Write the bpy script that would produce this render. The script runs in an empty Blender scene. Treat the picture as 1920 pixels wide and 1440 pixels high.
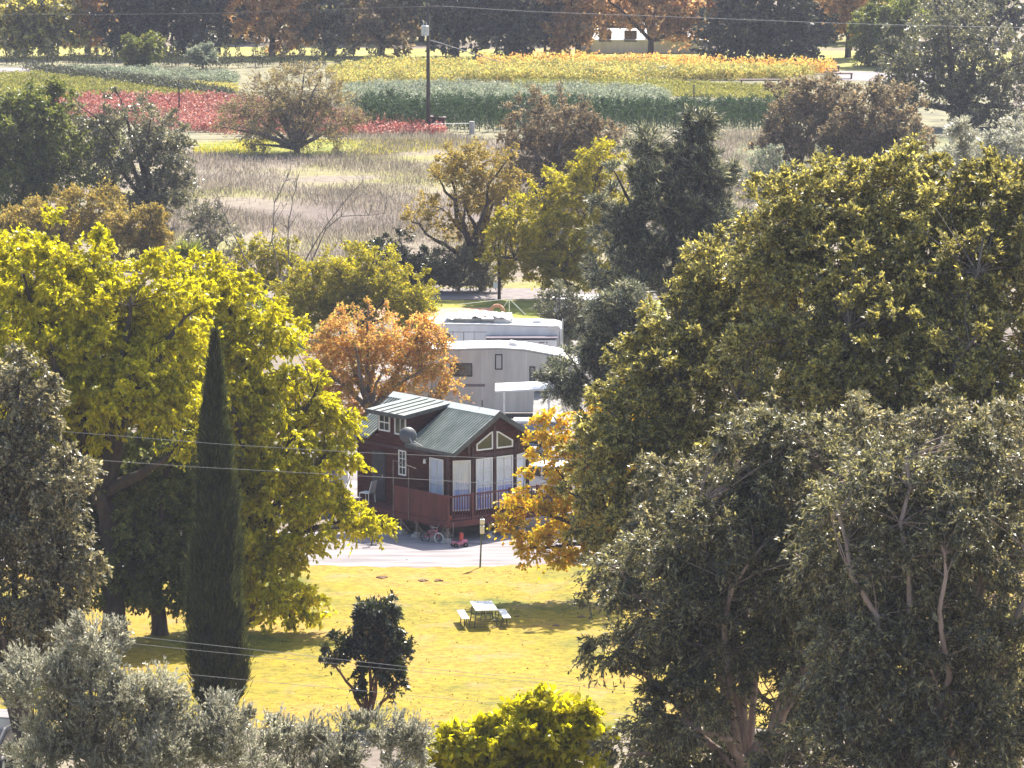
import bpy, math, random
import numpy as np
from mathutils import Vector

random.seed(7)
rng = np.random.default_rng(11)
R = math.radians
sc = bpy.context.scene
col = sc.collection

# ------------------------------------------------------------------ camera, sky, sun, exposure
F = 9850.0
H = 35.0
PITCH = math.atan(1380.0 / F)
cam_d = bpy.data.cameras.new("camera")
cam = bpy.data.objects.new("camera", cam_d)
col.objects.link(cam)
cam.location = (0, 0, H)
cam.rotation_euler = (math.pi / 2 - PITCH, 0, 0)
cam_d.sensor_width = 36.0
cam_d.lens = F / 1920.0 * 36.0
cam_d.clip_start = 1.0
cam_d.clip_end = 9000.0
sc.camera = cam

SUN_EL = 50.0
SUN_AZ = 24.0            # degrees east of the view axis (+y), i.e. ahead of the camera and to the right
world = bpy.data.worlds.new("World")
sc.world = world
world.use_nodes = True
wn = world.node_tree
wn.nodes.clear()
wo = wn.nodes.new("ShaderNodeOutputWorld")
wb = wn.nodes.new("ShaderNodeBackground")
ws = wn.nodes.new("ShaderNodeTexSky")
ws.sky_type = 'NISHITA'
ws.sun_disc = False
ws.sun_elevation = R(SUN_EL)
ws.sun_rotation = R(SUN_AZ)
ws.dust_density = 2.0
wb.inputs[1].default_value = 0.11
wn.links.new(ws.outputs[0], wb.inputs[0])
wn.links.new(wb.outputs[0], wo.inputs[0])

sd = bpy.data.lights.new("sun", 'SUN')
sd.energy = 5.0
sd.angle = R(0.5)
sd.color = (1.0, 0.93, 0.82)
so = bpy.data.objects.new("sun", sd)
col.objects.link(so)
sv = Vector((math.sin(R(SUN_AZ)) * math.cos(R(SUN_EL)), math.cos(R(SUN_AZ)) * math.cos(R(SUN_EL)), math.sin(R(SUN_EL))))
so.rotation_euler = sv.to_track_quat('Z', 'Y').to_euler()
so.location = (60, 200, 150)

sc.view_settings.view_transform = 'Standard'
sc.view_settings.look = 'None'
sc.view_settings.exposure = 1.45
sc.view_settings.gamma = 1.0
sc.render.engine = 'CYCLES'
sc.cycles.use_denoising = True
sc.cycles.denoiser = 'OPENIMAGEDENOISE'
sc.cycles.denoising_input_passes = 'RGB_ALBEDO_NORMAL'
sc.cycles.denoising_prefilter = 'ACCURATE'
sc.cycles.max_bounces = 5
sc.cycles.diffuse_bounces = 3
sc.cycles.glossy_bounces = 2
sc.cycles.transmission_bounces = 4
sc.cycles.volume_bounces = 0
sc.cycles.sample_clamp_indirect = 6.0

# ------------------------------------------------------------------ projection helpers (photo pixels 1920x1440 -> world)
CP, SP = math.cos(PITCH), math.sin(PITCH)


def ray(px, py):
    a = (px - 960.0) / F
    b = (720.0 - py) / F
    v = Vector((a, CP + b * SP, -SP + b * CP))
    return v / v.y


def W(px, py, d):
    return Vector((0, 0, H)) + ray(px, py) * d


def G(px, py, z=0.0):
    r = ray(px, py)
    return Vector((0, 0, H)) + r * ((z - H) / r.z)


def hill(y):
    t = 152.0 - y
    return 0.2168 * (math.sqrt(t * t + 16.0) + t) / 2


def ppm(d):              # pixels per metre at distance d
    return F / (d * 1.0)


# ------------------------------------------------------------------ node helpers / materials
def new_mat(name):
    m = bpy.data.materials.new(name)
    m.use_nodes = True
    nt = m.node_tree
    nt.nodes.clear()
    return m, nt


def N(nt, t, **kw):
    n = nt.nodes.new(t)
    for k, v in kw.items():
        setattr(n, k, v)
    return n


def L(nt, a, b):
    nt.links.new(a, b)


def ramp(nt, fac, stops, interp='LINEAR'):
    r = N(nt, "ShaderNodeValToRGB")
    r.color_ramp.interpolation = interp
    el = r.color_ramp.elements
    el[0].position, el[0].color = stops[0][0], (*stops[0][1], 1)
    el[1].position, el[1].color = stops[1][0], (*stops[1][1], 1)
    for p, c in stops[2:]:
        e = el.new(p)
        e.color = (*c, 1)
    L(nt, fac, r.inputs[0])
    return r.outputs[0]


def noise(nt, scale, detail=4, rough=0.55, vec=None, dist=0.0):
    n = N(nt, "ShaderNodeTexNoise")
    n.inputs['Scale'].default_value = scale
    n.inputs['Detail'].default_value = detail
    n.inputs['Roughness'].default_value = rough
    n.inputs['Distortion'].default_value = dist
    if vec is not None:
        L(nt, vec, n.inputs['Vector'])
    return n.outputs['Fac']


def objco(nt, scale=(1, 1, 1)):
    tc = N(nt, "ShaderNodeTexCoord")
    mp = N(nt, "ShaderNodeMapping")
    mp.inputs['Scale'].default_value = scale
    L(nt, tc.outputs['Object'], mp.inputs[0])
    return mp.outputs[0]


def mixc(nt, fac, a, b, mode='MIX'):
    m = N(nt, "ShaderNodeMix", data_type='RGBA', blend_type=mode)
    for s, v in ((0, fac), (6, a), (7, b)):
        if isinstance(v, (int, float)):
            m.inputs[s].default_value = v
        elif isinstance(v, tuple):
            m.inputs[s].default_value = (*v, 1)
        else:
            L(nt, v, m.inputs[s])
    return m.outputs[2]


def leaf_mat(name, stops, trans=0.5, tcol=None, rough=0.45, spec=0.5, clump=0.35, cscale=0.5):
    """stops: per-leaf colours; tcol: multiplier for the light that comes through the leaf"""
    m, nt = new_mat(name)
    geo = N(nt, "ShaderNodeNewGeometry")
    base = ramp(nt, geo.outputs['Random Per Island'], stops)
    nz = noise(nt, cscale, 2, 0.5, objco(nt))
    dark = ramp(nt, nz, [(0.35, (1 - clump,) * 3), (0.65, (1.0,) * 3)])
    c = mixc(nt, 1.0, base, dark, 'MULTIPLY')
    p = N(nt, "ShaderNodeBsdfPrincipled")
    L(nt, c, p.inputs['Base Color'])
    p.inputs['Roughness'].default_value = rough
    p.inputs['Specular IOR Level'].default_value = spec
    t = N(nt, "ShaderNodeBsdfTranslucent")
    tc = mixc(nt, 1.0, c, tcol or (1.6, 1.5, 0.7), 'MULTIPLY')
    L(nt, tc, t.inputs[0])
    mx = N(nt, "ShaderNodeMixShader")
    mx.inputs[0].default_value = trans
    o = N(nt, "ShaderNodeOutputMaterial")
    L(nt, p.outputs[0], mx.inputs[1])
    L(nt, t.outputs[0], mx.inputs[2])
    L(nt, mx.outputs[0], o.inputs[0])
    return m


def surf_mat(name, c1, c2=None, scale=3.0, rough=0.6, metal=0.0, bump=0.0, bscale=None, spec=0.4, stretch=(1, 1, 1), detail=5, lo=0.35, hi=0.65):
    m, nt = new_mat(name)
    co = objco(nt, stretch)
    nz = noise(nt, scale, detail, 0.6, co)
    c = ramp(nt, nz, [(lo, c1), (hi, c2 or c1)])
    p = N(nt, "ShaderNodeBsdfPrincipled")
    L(nt, c, p.inputs['Base Color'])
    p.inputs['Roughness'].default_value = rough
    p.inputs['Metallic'].default_value = metal
    p.inputs['Specular IOR Level'].default_value = spec
    if bump:
        b = N(nt, "ShaderNodeBump")
        b.inputs['Strength'].default_value = bump
        b.inputs['Distance'].default_value = 0.1
        L(nt, noise(nt, bscale or scale * 4, 4, 0.6, co), b.inputs['Height'])
        L(nt, b.outputs[0], p.inputs['Normal'])
    o = N(nt, "ShaderNodeOutputMaterial")
    L(nt, p.outputs[0], o.inputs[0])
    return m


# ------------------------------------------------------------------ mesh accumulator
class MB:
    def __init__(self):
        self.v = []
        self.f = []
        self.n = 0

    def add(self, verts, faces):
        o = self.n
        self.v.extend([tuple(p) for p in verts])
        self.f.extend([tuple(i + o for i in f) for f in faces])
        self.n += len(verts)

    def box(self, x0, x1, y0, y1, z0, z1):
        v = [(x0, y0, z0), (x1, y0, z0), (x1, y1, z0), (x0, y1, z0), (x0, y0, z1), (x1, y0, z1), (x1, y1, z1), (x0, y1, z1)]
        self.add(v, [(0, 3, 2, 1), (4, 5, 6, 7), (0, 1, 5, 4), (1, 2, 6, 5), (2, 3, 7, 6), (3, 0, 4, 7)])

    def prism(self, poly, ext):
        """poly: list of 3d points (planar), ext: extrusion vector"""
        n = len(poly)
        a = [Vector(p) for p in poly]
        e = Vector(ext)
        nrm = Vector((0, 0, 0))
        for i in range(n):
            nrm += a[i].cross(a[(i + 1) % n])
        if nrm.dot(e) > 0:
            a = a[::-1]
        b = [p + e for p in a]
        self.add(a + b, [tuple(range(n)), tuple(range(2 * n - 1, n - 1, -1))] +
                 [(i, i + n, (i + 1) % n + n, (i + 1) % n) for i in range(n)])

    def tube(self, pts, radii, sides=6, cap=True):
        pts = [Vector(p) for p in pts]
        if isinstance(radii, (int, float)):
            radii = [radii] * len(pts)
        vs, fs = [], []
        for i, p in enumerate(pts):
            t = (pts[min(i + 1, len(pts) - 1)] - pts[max(i - 1, 0)])
            if t.length < 1e-9:
                t = Vector((0, 0, 1))
            t.normalize()
            r = Vector((1, 0, 0)) if abs(t.x) < 0.8 else Vector((0, 1, 0))
            a = t.cross(r).normalized()
            b = t.cross(a)
            for k in range(sides):
                an = 2 * math.pi * k / sides
                vs.append(p + (a * math.cos(an) + b * math.sin(an)) * radii[i])
        for i in range(len(pts) - 1):
            for k in range(sides):
                k2 = (k + 1) % sides
                fs.append((i * sides + k, i * sides + k2, (i + 1) * sides + k2, (i + 1) * sides + k))
        if cap:
            fs.append(tuple(range(sides))[::-1])
            fs.append(tuple((len(pts) - 1) * sides + k for k in range(sides)))
        self.add(vs, fs)

    def bar(self, a, b, r, sides=6):
        self.tube([a, b], r, sides)

    def ring(self, c, R_, r, axis='y', seg=20, sides=6):
        pts = []
        c = Vector(c)
        for i in range(seg + 1):
            t = 2 * math.pi * i / seg
            if axis == 'y':
                pts.append(c + Vector((math.cos(t) * R_, 0, math.sin(t) * R_)))
            elif axis == 'x':
                pts.append(c + Vector((0, math.cos(t) * R_, math.sin(t) * R_)))
            else:
                pts.append(c + Vector((math.cos(t) * R_, math.sin(t) * R_, 0)))
        self.tube(pts, r, sides, cap=False)

    def build(self, name, mat, parent=None, bevel=0.0, smooth=False, loc=None, rz=None):
        me = bpy.data.meshes.new(name)
        me.from_pydata(self.v, [], self.f)
        me.materials.append(mat)
        if smooth:
            me.polygons.foreach_set('use_smooth', [True] * len(me.polygons))
        me.update()
        o = bpy.data.objects.new(name, me)
        col.objects.link(o)
        if parent:
            o.parent = parent
        if loc is not None:
            o.location = loc
        if rz is not None:
            o.rotation_euler.z = rz
        if bevel:
            b = o.modifiers.new("bevel", 'BEVEL')
            b.width = bevel
            b.segments = 2
            b.limit_method = 'ANGLE'
        return o


def quads_obj(name, verts, mat, parent=None):
    """verts: (n,4,3) array, one quad per leaf"""
    n = len(verts)
    me = bpy.data.meshes.new(name)
    me.vertices.add(n * 4)
    me.vertices.foreach_set('co', verts.reshape(-1).astype(np.float32))
    me.loops.add(n * 4)
    me.loops.foreach_set('vertex_index', np.arange(n * 4, dtype=np.int32))
    me.polygons.add(n)
    me.polygons.foreach_set('loop_start', np.arange(0, n * 4, 4, dtype=np.int32))
    me.polygons.foreach_set('loop_total', np.full(n, 4, dtype=np.int32))
    me.materials.append(mat)
    me.update(calc_edges=True)
    o = bpy.data.objects.new(name, me)
    col.objects.link(o)
    if parent:
        o.parent = parent
    return o


def norm(a):
    return a / np.maximum(np.linalg.norm(a, axis=-1, keepdims=True), 1e-9)


def leaves(pos, dirs, length, width, fold=0.15, flat=0.0):
    n = len(pos)
    side = norm(np.cross(dirs, rng.normal(size=(n, 3)) + np.array([0, -0.25 * flat, flat])))
    up = np.cross(side, dirs)
    ln = np.asarray(length).reshape(-1, 1) * np.ones((n, 1))
    wd = np.asarray(width).reshape(-1, 1) * np.ones((n, 1))
    mid = pos + dirs * ln * 0.45 + up * ln * fold * 0.5
    tip = pos + dirs * ln
    return np.stack([pos, mid + side * wd * 0.5, tip, mid - side * wd * 0.5], axis=1)


def tag(o, label=None, cat=None, group=None, kind=None):
    if label:
        o['label'] = label
    if cat:
        o['category'] = cat
    if group:
        o['group'] = group
    if kind:
        o['kind'] = kind
    return o


def thing(name, label, cat, loc=(0, 0, 0), rz=0, group=None):
    o = bpy.data.objects.new(name, None)
    col.objects.link(o)
    o.location = loc
    o.rotation_euler.z = rz
    o.empty_display_size = 0.3
    return tag(o, label, cat, group)


def copy_tree(o, parent=None):
    kids = list(o.children)
    c = o.copy()
    col.objects.link(c)
    if parent:
        c.parent = parent
    for ch in kids:
        copy_tree(ch, c)
    return c


# ------------------------------------------------------------------ tree builder
BARK = {}


def bark(kind):
    if kind not in BARK:
        c = {'grey': ((0.10, 0.085, 0.075), (0.20, 0.17, 0.15)),
             'dark': ((0.035, 0.028, 0.025), (0.08, 0.06, 0.05)),
             'pale': ((0.30, 0.22, 0.18), (0.45, 0.34, 0.28)),
             'red': ((0.12, 0.055, 0.035), (0.22, 0.11, 0.07))}[kind]
        BARK[kind] = surf_mat("bark_" + kind, c[0], c[1], 6.0, 0.9, bump=0.6, stretch=(1, 1, 0.25))
    return BARK[kind]


def bez(a, b, c, n=7):
    out = []
    for i in range(n):
        t = i / (n - 1)
        out.append(a * (1 - t) ** 2 + b * 2 * t * (1 - t) + c * t * t)
    return out


def tree(name, label, cat, px, d, blobs, mat, barkk='grey', group=None, trunk_r=0.18, fork=0.35, limbs=8,
         cr=0.8, dens=1.0, twigs=14, per=9, ll=0.16, lw=0.06, outw=0.8, bias=(0, 0, 0.1), spread=0.8, droop=0.25,
         tdroop=0.15, shell=0.4, depth=0.85, bare=0.0, lean=(0, 0), seconds=1.0, top_px=None, tw_r=0.0, hangdir=None, wob=0.25, base_py=None, flat=0.7, dome=0.0):
    """blobs: (px, py, rx, ry[, depth offset m]) ellipses of the crown as the photo shows them"""
    s = d / F
    if base_py is not None:
        base = G(px, base_py)
        d0 = d
        d = base.y
        s = d / F
    else:
        x = (px - 960) / F * d
        base = Vector((x, d, hill(d) - 0.05))
    root = thing(name, label, cat, base, 0, group)
    mid_py = sum(b[1] for b in blobs) / len(blobs)
    clumps, outs, scl = [], [], []
    zmax, zmin = -1e9, 1e9
    for b in blobs:
        bx, by, rx, ry = b[:4]
        off = (b[4] if len(b) > 4 else 0.0) + dome * (mid_py - by) * s
        c = W(bx, by, d + off) - base
        r = np.array([rx * s, depth * (rx + ry) / 2 * s, ry * s])
        vol = r[0] * r[1] * r[2]
        n = max(4, int(dens * 2.6 * (r[0] * r[1] + r[1] * r[2] + r[0] * r[2]) / (cr * cr)))
        u = norm(rng.normal(size=(n, 3)))
        rad = rng.random((n, 1)) ** shell
        far_ = rng.random((n, 1)) < 0.13
        rad = np.where(far_, rng.uniform(1.0, 1.25, (n, 1)), rad)
        scl.append(np.where(far_[:, 0], 0.5, 1.0))
        p = np.array(c) + u * r * rad
        clumps.append(p)
        outs.append(u)
        zmax = max(zmax, c.z + r[2])
        zmin = min(zmin, c.z - r[2])
    clumps = np.concatenate(clumps)
    outs = np.concatenate(outs)
    scl = np.concatenate(scl)
    keep = clumps[:, 2] > 0.35
    clumps, outs, scl = clumps[keep], outs[keep], scl[keep]
    nC = len(clumps)
    # limbs
    mb = MB()
    cz = clumps.mean(axis=0)
    fz = max(0.25, fork * cz[2])
    fk = Vector((cz[0] * 0.25 + lean[0], cz[1] * 0.25 + lean[1], fz))
    tr = bez(Vector((0, 0, -0.3)), Vector((lean[0] * 0.3, 0, fz * 0.5)), fk, 6)
    mb.tube(tr, [trunk_r * (1.35 if i == 0 else 1.05 - 0.06 * i) for i in range(6)], 9)
    # farthest point pick of limb ends
    far = [int(rng.integers(nC))]
    dist = np.linalg.norm(clumps - clumps[far[0]], axis=1)
    for _ in range(min(limbs, nC) - 1):
        k = int(dist.argmax())
        far.append(k)
        dist = np.minimum(dist, np.linalg.norm(clumps - clumps[k], axis=1))
    nodes, nrad = [], []
    for k in far:
        e = Vector(clumps[k])
        st = tr[-1] if random.random() < 0.6 else tr[-2]
        mid = (st + e) / 2 + Vector((random.uniform(-1, 1), random.uniform(-1, 1), random.uniform(0, 1.2))) * wob * (e - st).length * 0.5
        if e.z > st.z:
            mid.z += 0.1 * (e.z - st.z)
        pts = bez(st, mid, e, 9)
        for i in range(1, 8):
            pts[i] += Vector((random.uniform(-1, 1), random.uniform(-1, 1), random.uniform(-1, 1))) * wob * 0.12 * (e - st).length * 0.5
        rr = [trunk_r * 0.62 * (1 - i / 8.5) ** 0.9 + 0.012 for i in range(9)]
        mb.tube(pts, rr, 6, cap=False)
        nodes += pts[1:-1]
        nrad += rr[1:-1]
    NA = np.array([tuple(p) for p in nodes])
    ns = int(nC * seconds)
    for k in range(ns):
        q = clumps[k]
        dd = np.linalg.norm(NA - q, axis=1) + np.maximum(0, NA[:, 2] - q[2]) * 0.6
        near = np.argpartition(dd, min(4, len(dd) - 1))[:4]
        j = int(near[int(rng.integers(len(near)))])
        a = Vector(NA[j])
        e = Vector(q)
        mid = (a + e) / 2 + Vector((random.uniform(-1, 1), random.uniform(-1, 1), random.uniform(-.3, 1))) * 0.18 * (e - a).length
        r0 = min(nrad[j] * 0.5, 0.007 + 0.005 * (e - a).length)
        mb.tube(bez(a, mid, e, 4), [r0, r0 * 0.8, r0 * 0.6, r0 * 0.35], 4, cap=False)
    mb.build("trunk", bark(barkk), root, smooth=True)
    # foliage
    T = nC * twigs
    ci = np.repeat(np.arange(nC), twigs)
    crv = cr * (scl * rng.uniform(0.45, 1.45, size=nC))[ci]
    td = norm(outs[ci] * outw + rng.normal(size=(T, 3)) * 0.75 + np.array(bias))
    ts = clumps[ci] + rng.normal(size=(T, 3)) * 0.12 * cr
    tl = crv * rng.uniform(0.5, 1.1, size=T)
    if tw_r > 0:
        q = leaves(ts, norm(td + np.array([0, 0, -tdroop * 0.5])), tl, tw_r, 0.0)
        quads_obj("twigs", q, bark(barkk), root)
    n = int(T * per * (1 - bare))
    if n > 0:
        ti = rng.integers(0, T, n)
        t = rng.random(n) ** 0.7
        pos = ts[ti] + td[ti] * (tl[ti] * t)[:, None]
        pos[:, 2] -= tdroop * tl[ti] * t * t
        ld = norm(td[ti] * 0.8 + rng.normal(size=(n, 3)) * spread + np.array([0, 0, -droop]))
        sz = rng.uniform(0.6, 1.3, n)
        q = leaves(pos, ld, ll * sz, lw * sz, flat=flat)
        quads_obj("crown", q, mat, root)
    return root


# ------------------------------------------------------------------ leaf materials
M = {}
M['lime'] = leaf_mat("leaf_lime", [(0, (0.22, 0.235, 0.02)), (0.4, (0.58, 0.535, 0.025)), (1, (0.86, 0.77, 0.03))], 0.62, (1.15, 1.13, 0.45), 0.4, 0.4, clump=0.25)
M['olive_gold'] = leaf_mat("leaf_olive_gold", [(0, (0.10, 0.10, 0.065)), (0.4, (0.28, 0.265, 0.12)), (1, (0.88, 0.76, 0.20))], 0.52, (1.15, 1.12, 0.75), 0.38, 0.9)
M['greygreen'] = leaf_mat("leaf_grey_green", [(0, (0.08, 0.09, 0.065)), (0.6, (0.17, 0.17, 0.11)), (1, (0.38, 0.35, 0.20))], 0.42, (1.3, 1.25, 0.85), 0.38, 0.9)
M['shaggy'] = leaf_mat("leaf_shaggy", [(0, (0.065, 0.067, 0.05)), (0.55, (0.16, 0.155, 0.10)), (1, (0.56, 0.51, 0.25))], 0.42, (1.25, 1.2, 0.8), 0.42, 0.8)
M['lawnblade'] = leaf_mat("blade_lawn", [(0, (0.14, 0.16, 0.02)), (0.6, (0.31, 0.27, 0.03)), (1, (0.44, 0.32, 0.09))], 0.4, (1.2, 1.15, 0.8), 0.6, 0.2)
M['ash'] = leaf_mat("leaf_ash", [(0, (0.09, 0.095, 0.065)), (0.5, (0.23, 0.215, 0.13)), (1, (0.66, 0.58, 0.34))], 0.45, (1.2, 1.15, 0.85), 0.4, 0.9)
M['silver'] = leaf_mat("leaf_silver", [(0, (0.24, 0.24, 0.19)), (0.6, (0.46, 0.45, 0.36)), (1, (0.75, 0.73, 0.60))], 0.45, (1.05, 1.03, 0.9), 0.36, 0.9)
M['dark'] = leaf_mat("leaf_dark", [(0, (0.018, 0.028, 0.014)), (0.7, (0.04, 0.055, 0.022)), (1, (0.10, 0.09, 0.03))], 0.25, (1.5, 1.5, 0.6), 0.3, 0.7)
M['cypress'] = leaf_mat("leaf_cypress", [(0, (0.03, 0.04, 0.02)), (0.8,(0.07,0.08,0.035)), (1, (0.16, 0.16, 0.06))], 0.3, (1.3, 1.3, 0.7), 0.6, 0.3)
M['pine'] = leaf_mat("leaf_pine", [(0, (0.025, 0.04, 0.028)), (0.6, (0.06, 0.08, 0.05)), (1, (0.66, 0.64, 0.42))], 0.48, (1.25, 1.2, 1.0), 0.38, 0.9)
M['gold'] = leaf_mat("leaf_gold", [(0, (0.40, 0.38, 0.04)), (0.45, (0.72, 0.56, 0.04)), (1, (0.75, 0.38, 0.04))], 0.6, (1.25, 1.2, 0.6), 0.4, 0.4)
M['orange'] = leaf_mat("leaf_orange", [(0, (0.55, 0.48, 0.10)), (0.4, (0.80, 0.52, 0.12)), (1, (0.80, 0.34, 0.15))], 0.6, (1.15, 1.15, 1.0), 0.5, 0.3)
M['rust'] = leaf_mat("leaf_rust", [(0, (0.34, 0.27, 0.15)), (0.5, (0.62, 0.40, 0.20)), (1, (0.84, 0.48, 0.24))], 0.55, (1.15, 1.15, 1.0), 0.6, 0.2)
M['brown'] = leaf_mat("leaf_brown", [(0, (0.13, 0.125, 0.085)), (0.5, (0.23, 0.195, 0.13)), (1, (0.42, 0.30, 0.19))], 0.48, (1.3, 1.2, 0.9), 0.55, 0.3)
M['amber'] = leaf_mat("leaf_amber", [(0, (0.19, 0.17, 0.06)), (0.5, (0.40, 0.31, 0.09)), (1, (0.60, 0.43, 0.12))], 0.5, (1.25, 1.2, 0.75), 0.55, 0.3)
M['olive'] = leaf_mat("leaf_olive", [(0, (0.15, 0.16, 0.055)), (0.6, (0.29, 0.28, 0.085)), (1, (0.46, 0.41, 0.13))], 0.45, (1.2, 1.2, 0.8), 0.5, 0.3)
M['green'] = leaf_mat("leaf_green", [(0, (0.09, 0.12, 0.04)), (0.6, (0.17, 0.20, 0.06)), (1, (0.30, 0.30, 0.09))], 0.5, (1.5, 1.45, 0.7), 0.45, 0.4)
M['ygreen'] = leaf_mat("leaf_yellow_green", [(0, (0.22, 0.23, 0.03)), (0.6, (0.44, 0.40, 0.04)), (1, (0.66, 0.52, 0.05))], 0.58, (1.3, 1.25, 0.6), 0.45, 0.4)
M['mauve'] = leaf_mat("leaf_mauve", [(0, (0.26, 0.21, 0.14)), (0.6, (0.38, 0.32, 0.18)), (1, (0.50, 0.42, 0.16))], 0.45, (1.3, 1.2, 0.8), 0.6, 0.2)
M['dusk'] = leaf_mat("leaf_deep", [(0, (0.035, 0.04, 0.036)), (0.7, (0.085, 0.095, 0.07)), (1, (0.20, 0.20, 0.12))], 0.3, (1.3, 1.3, 0.8), 0.5, 0.4)
M['red'] = leaf_mat("leaf_red", [(0, (0.27, 0.075, 0.06)), (0.6, (0.43, 0.15, 0.12)), (1, (0.68, 0.47, 0.38))], 0.45, (1.1, 1.0, 1.0), 0.45, 0.4)
M['yellow'] = leaf_mat("leaf_yellow", [(0, (0.34, 0.35, 0.15)), (0.6, (0.52, 0.48, 0.15)), (1, (0.62, 0.42, 0.13))], 0.5, (1.15, 1.15, 0.9), 0.5, 0.3)
M['sage'] = leaf_mat("leaf_sage", [(0, (0.18, 0.21, 0.15)), (0.6, (0.30, 0.34, 0.25)), (1, (0.50, 0.52, 0.40))], 0.4, (1.15, 1.15, 0.95), 0.5, 0.4)
M['fir'] = leaf_mat("leaf_fir", [(0, (0.03, 0.06, 0.03)), (1, (0.075, 0.12, 0.05))], 0.3, (1.3, 1.4, 0.8), 0.5, 0.4)
M['straw'] = leaf_mat("blade_straw", [(0, (0.14, 0.12, 0.105)), (0.5, (0.25, 0.22, 0.19)), (1, (0.42, 0.375, 0.30))], 0.4, (1.2, 1.15, 1.0), 0.6, 0.3, clump=0.3, cscale=0.15)

# ------------------------------------------------------------------ ground
def ground_mat():
    m, nt = new_mat("ground_dry")
    co = objco(nt)
    a = noise(nt, 0.06, 5, 0.6, co)
    b = noise(nt, 1.3, 5, 0.7, co)
    c = ramp(nt, a, [(0.36, (0.17, 0.14, 0.125)), (0.52, (0.24, 0.205, 0.165)), (0.62, (0.25, 0.24, 0.09))])
    d = ramp(nt, b, [(0.3, (0.6, 0.58, 0.58)), (0.7, (1.1, 1.1, 1.05))])
    c = mixc(nt, 1.0, c, d, 'MULTIPLY')
    p = N(nt, "ShaderNodeBsdfPrincipled")
    p.inputs['Roughness'].default_value = 0.95
    p.inputs['Specular IOR Level'].default_value = 0.1
    L(nt, c, p.inputs['Base Color'])
    o = N(nt, "ShaderNodeOutputMaterial")
    L(nt, p.outputs[0], o.inputs[0])
    return m


def lawn_mat():
    m, nt = new_mat("lawn_grass")
    co = objco(nt)
    a = noise(nt, 0.16, 5, 0.65, co, 0.4)
    b = noise(nt, 3.0, 6, 0.75, co)
    d = noise(nt, 0.5, 4, 0.6, co)
    c = ramp(nt, a, [(0.34, (0.12, 0.135, 0.014)), (0.50, (0.285, 0.215, 0.014)), (0.64, (0.34, 0.215, 0.035))])
    e = ramp(nt, b, [(0.36, (0.55, 0.55, 0.55)), (0.56, (1.0, 1.0, 1.0))])
    c = mixc(nt, 1.0, c, e, 'MULTIPLY')
    g = ramp(nt, d, [(0.54, (0, 0, 0)), (0.70, (0.6, 0.6, 0.6))])
    c = mixc(nt, g, c, (0.30, 0.20, 0.10))
    p = N(nt, "ShaderNodeBsdfPrincipled")
    p.inputs['Roughness'].default_value = 0.85
    p.inputs['Specular IOR Level'].default_value = 0.15
    L(nt, c, p.inputs['Base Color'])
    bm = N(nt, "ShaderNodeBump")
    bm.inputs['Strength'].default_value = 0.5
    bm.inputs['Distance'].default_value = 0.08
    L(nt, noise(nt, 5.0, 5, 0.7, co), bm.inputs['Height'])
    L(nt, bm.outputs[0], p.inputs['Normal'])
    o = N(nt, "ShaderNodeOutputMaterial")
    L(nt, p.outputs[0], o.inputs[0])
    return m


def terrain():
    ys = list(np.arange(-60, 150, 6.0)) + list(np.arange(150, 200, 3.0)) + list(np.arange(200, 700, 25.0)) + [900, 1500, 3000, 6000]
    xs = [-3000, -800, -300] + list(np.arange(-150, 151, 10.0)) + [300, 800, 3000]
    v = [(x, y, hill(y) if y > 0 else 33.0 + 0.05 * y * 0) for y in ys for x in xs]
    nx = len(xs)
    f = [(j * nx + i, j * nx + i + 1, (j + 1) * nx + i + 1, (j + 1) * nx + i) for j in range(len(ys) - 1) for i in range(nx - 1)]
    mb = MB()
    mb.add(v, f)
    o = mb.build("ground", ground_mat(), smooth=True)
    tag(o, kind='structure')


terrain()


def sheet(name, pts, lift, mat, kind='structure', label=None, cat=None, wave=0.0):
    """polygon given by photo pixels on the ground, cut into strips in depth so it follows the terrain"""
    P = [G(*p) for p in pts]
    n = len(P)
    if wave:
        Q = []
        for i in range(n):
            a, b = P[i], P[(i + 1) % n]
            k = max(1, int((b - a).length / 1.2))
            for j in range(k):
                q = a.lerp(b, j / k)
                Q.append(q + Vector((random.uniform(-1, 1) * wave, random.uniform(-1, 1) * wave, 0)))
        P = Q
    mb = MB()
    mb.add([(p.x, p.y, hill(p.y) + lift) for p in P], [tuple(range(len(P)))])
    o = mb.build(name, mat)
    # face up
    if o.data.polygons[0].normal.z < 0:
        o.data.flip_normals()
    tag(o, label, cat, kind=kind)
    return o


gravel = surf_mat("gravel_pale", (0.17, 0.155, 0.16), (0.33, 0.30, 0.30), 1.6, 0.95, stretch=(.15, 1, 1), bump=0.3, bscale=9, spec=0.1)
asphalt = surf_mat("asphalt_old", (0.17, 0.15, 0.155), (0.24, 0.215, 0.21), 1.5, 0.95, spec=0.1)
court = surf_mat("court_salmon", (0.48, 0.24, 0.16), (0.56, 0.32, 0.22), 1.5, 0.95, spec=0.1)
lawnm = lawn_mat()
verge = surf_mat("verge_grass", (0.13, 0.16, 0.03), (0.29, 0.27, 0.06), 0.5, 0.9, spec=0.1, bump=0.4, bscale=3)
verge_pale = surf_mat("verge_pale", (0.22, 0.215, 0.06), (0.36, 0.33, 0.12), 0.25, 0.9, spec=0.1)
nursery = surf_mat("nursery_soil", (0.13, 0.125, 0.09), (0.25, 0.23, 0.14), 0.4, 0.95, spec=0.1)
vine = surf_mat("vine_green", (0.17, 0.19, 0.06), (0.30, 0.29, 0.08), 0.7, 0.9, spec=0.1)

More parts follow.
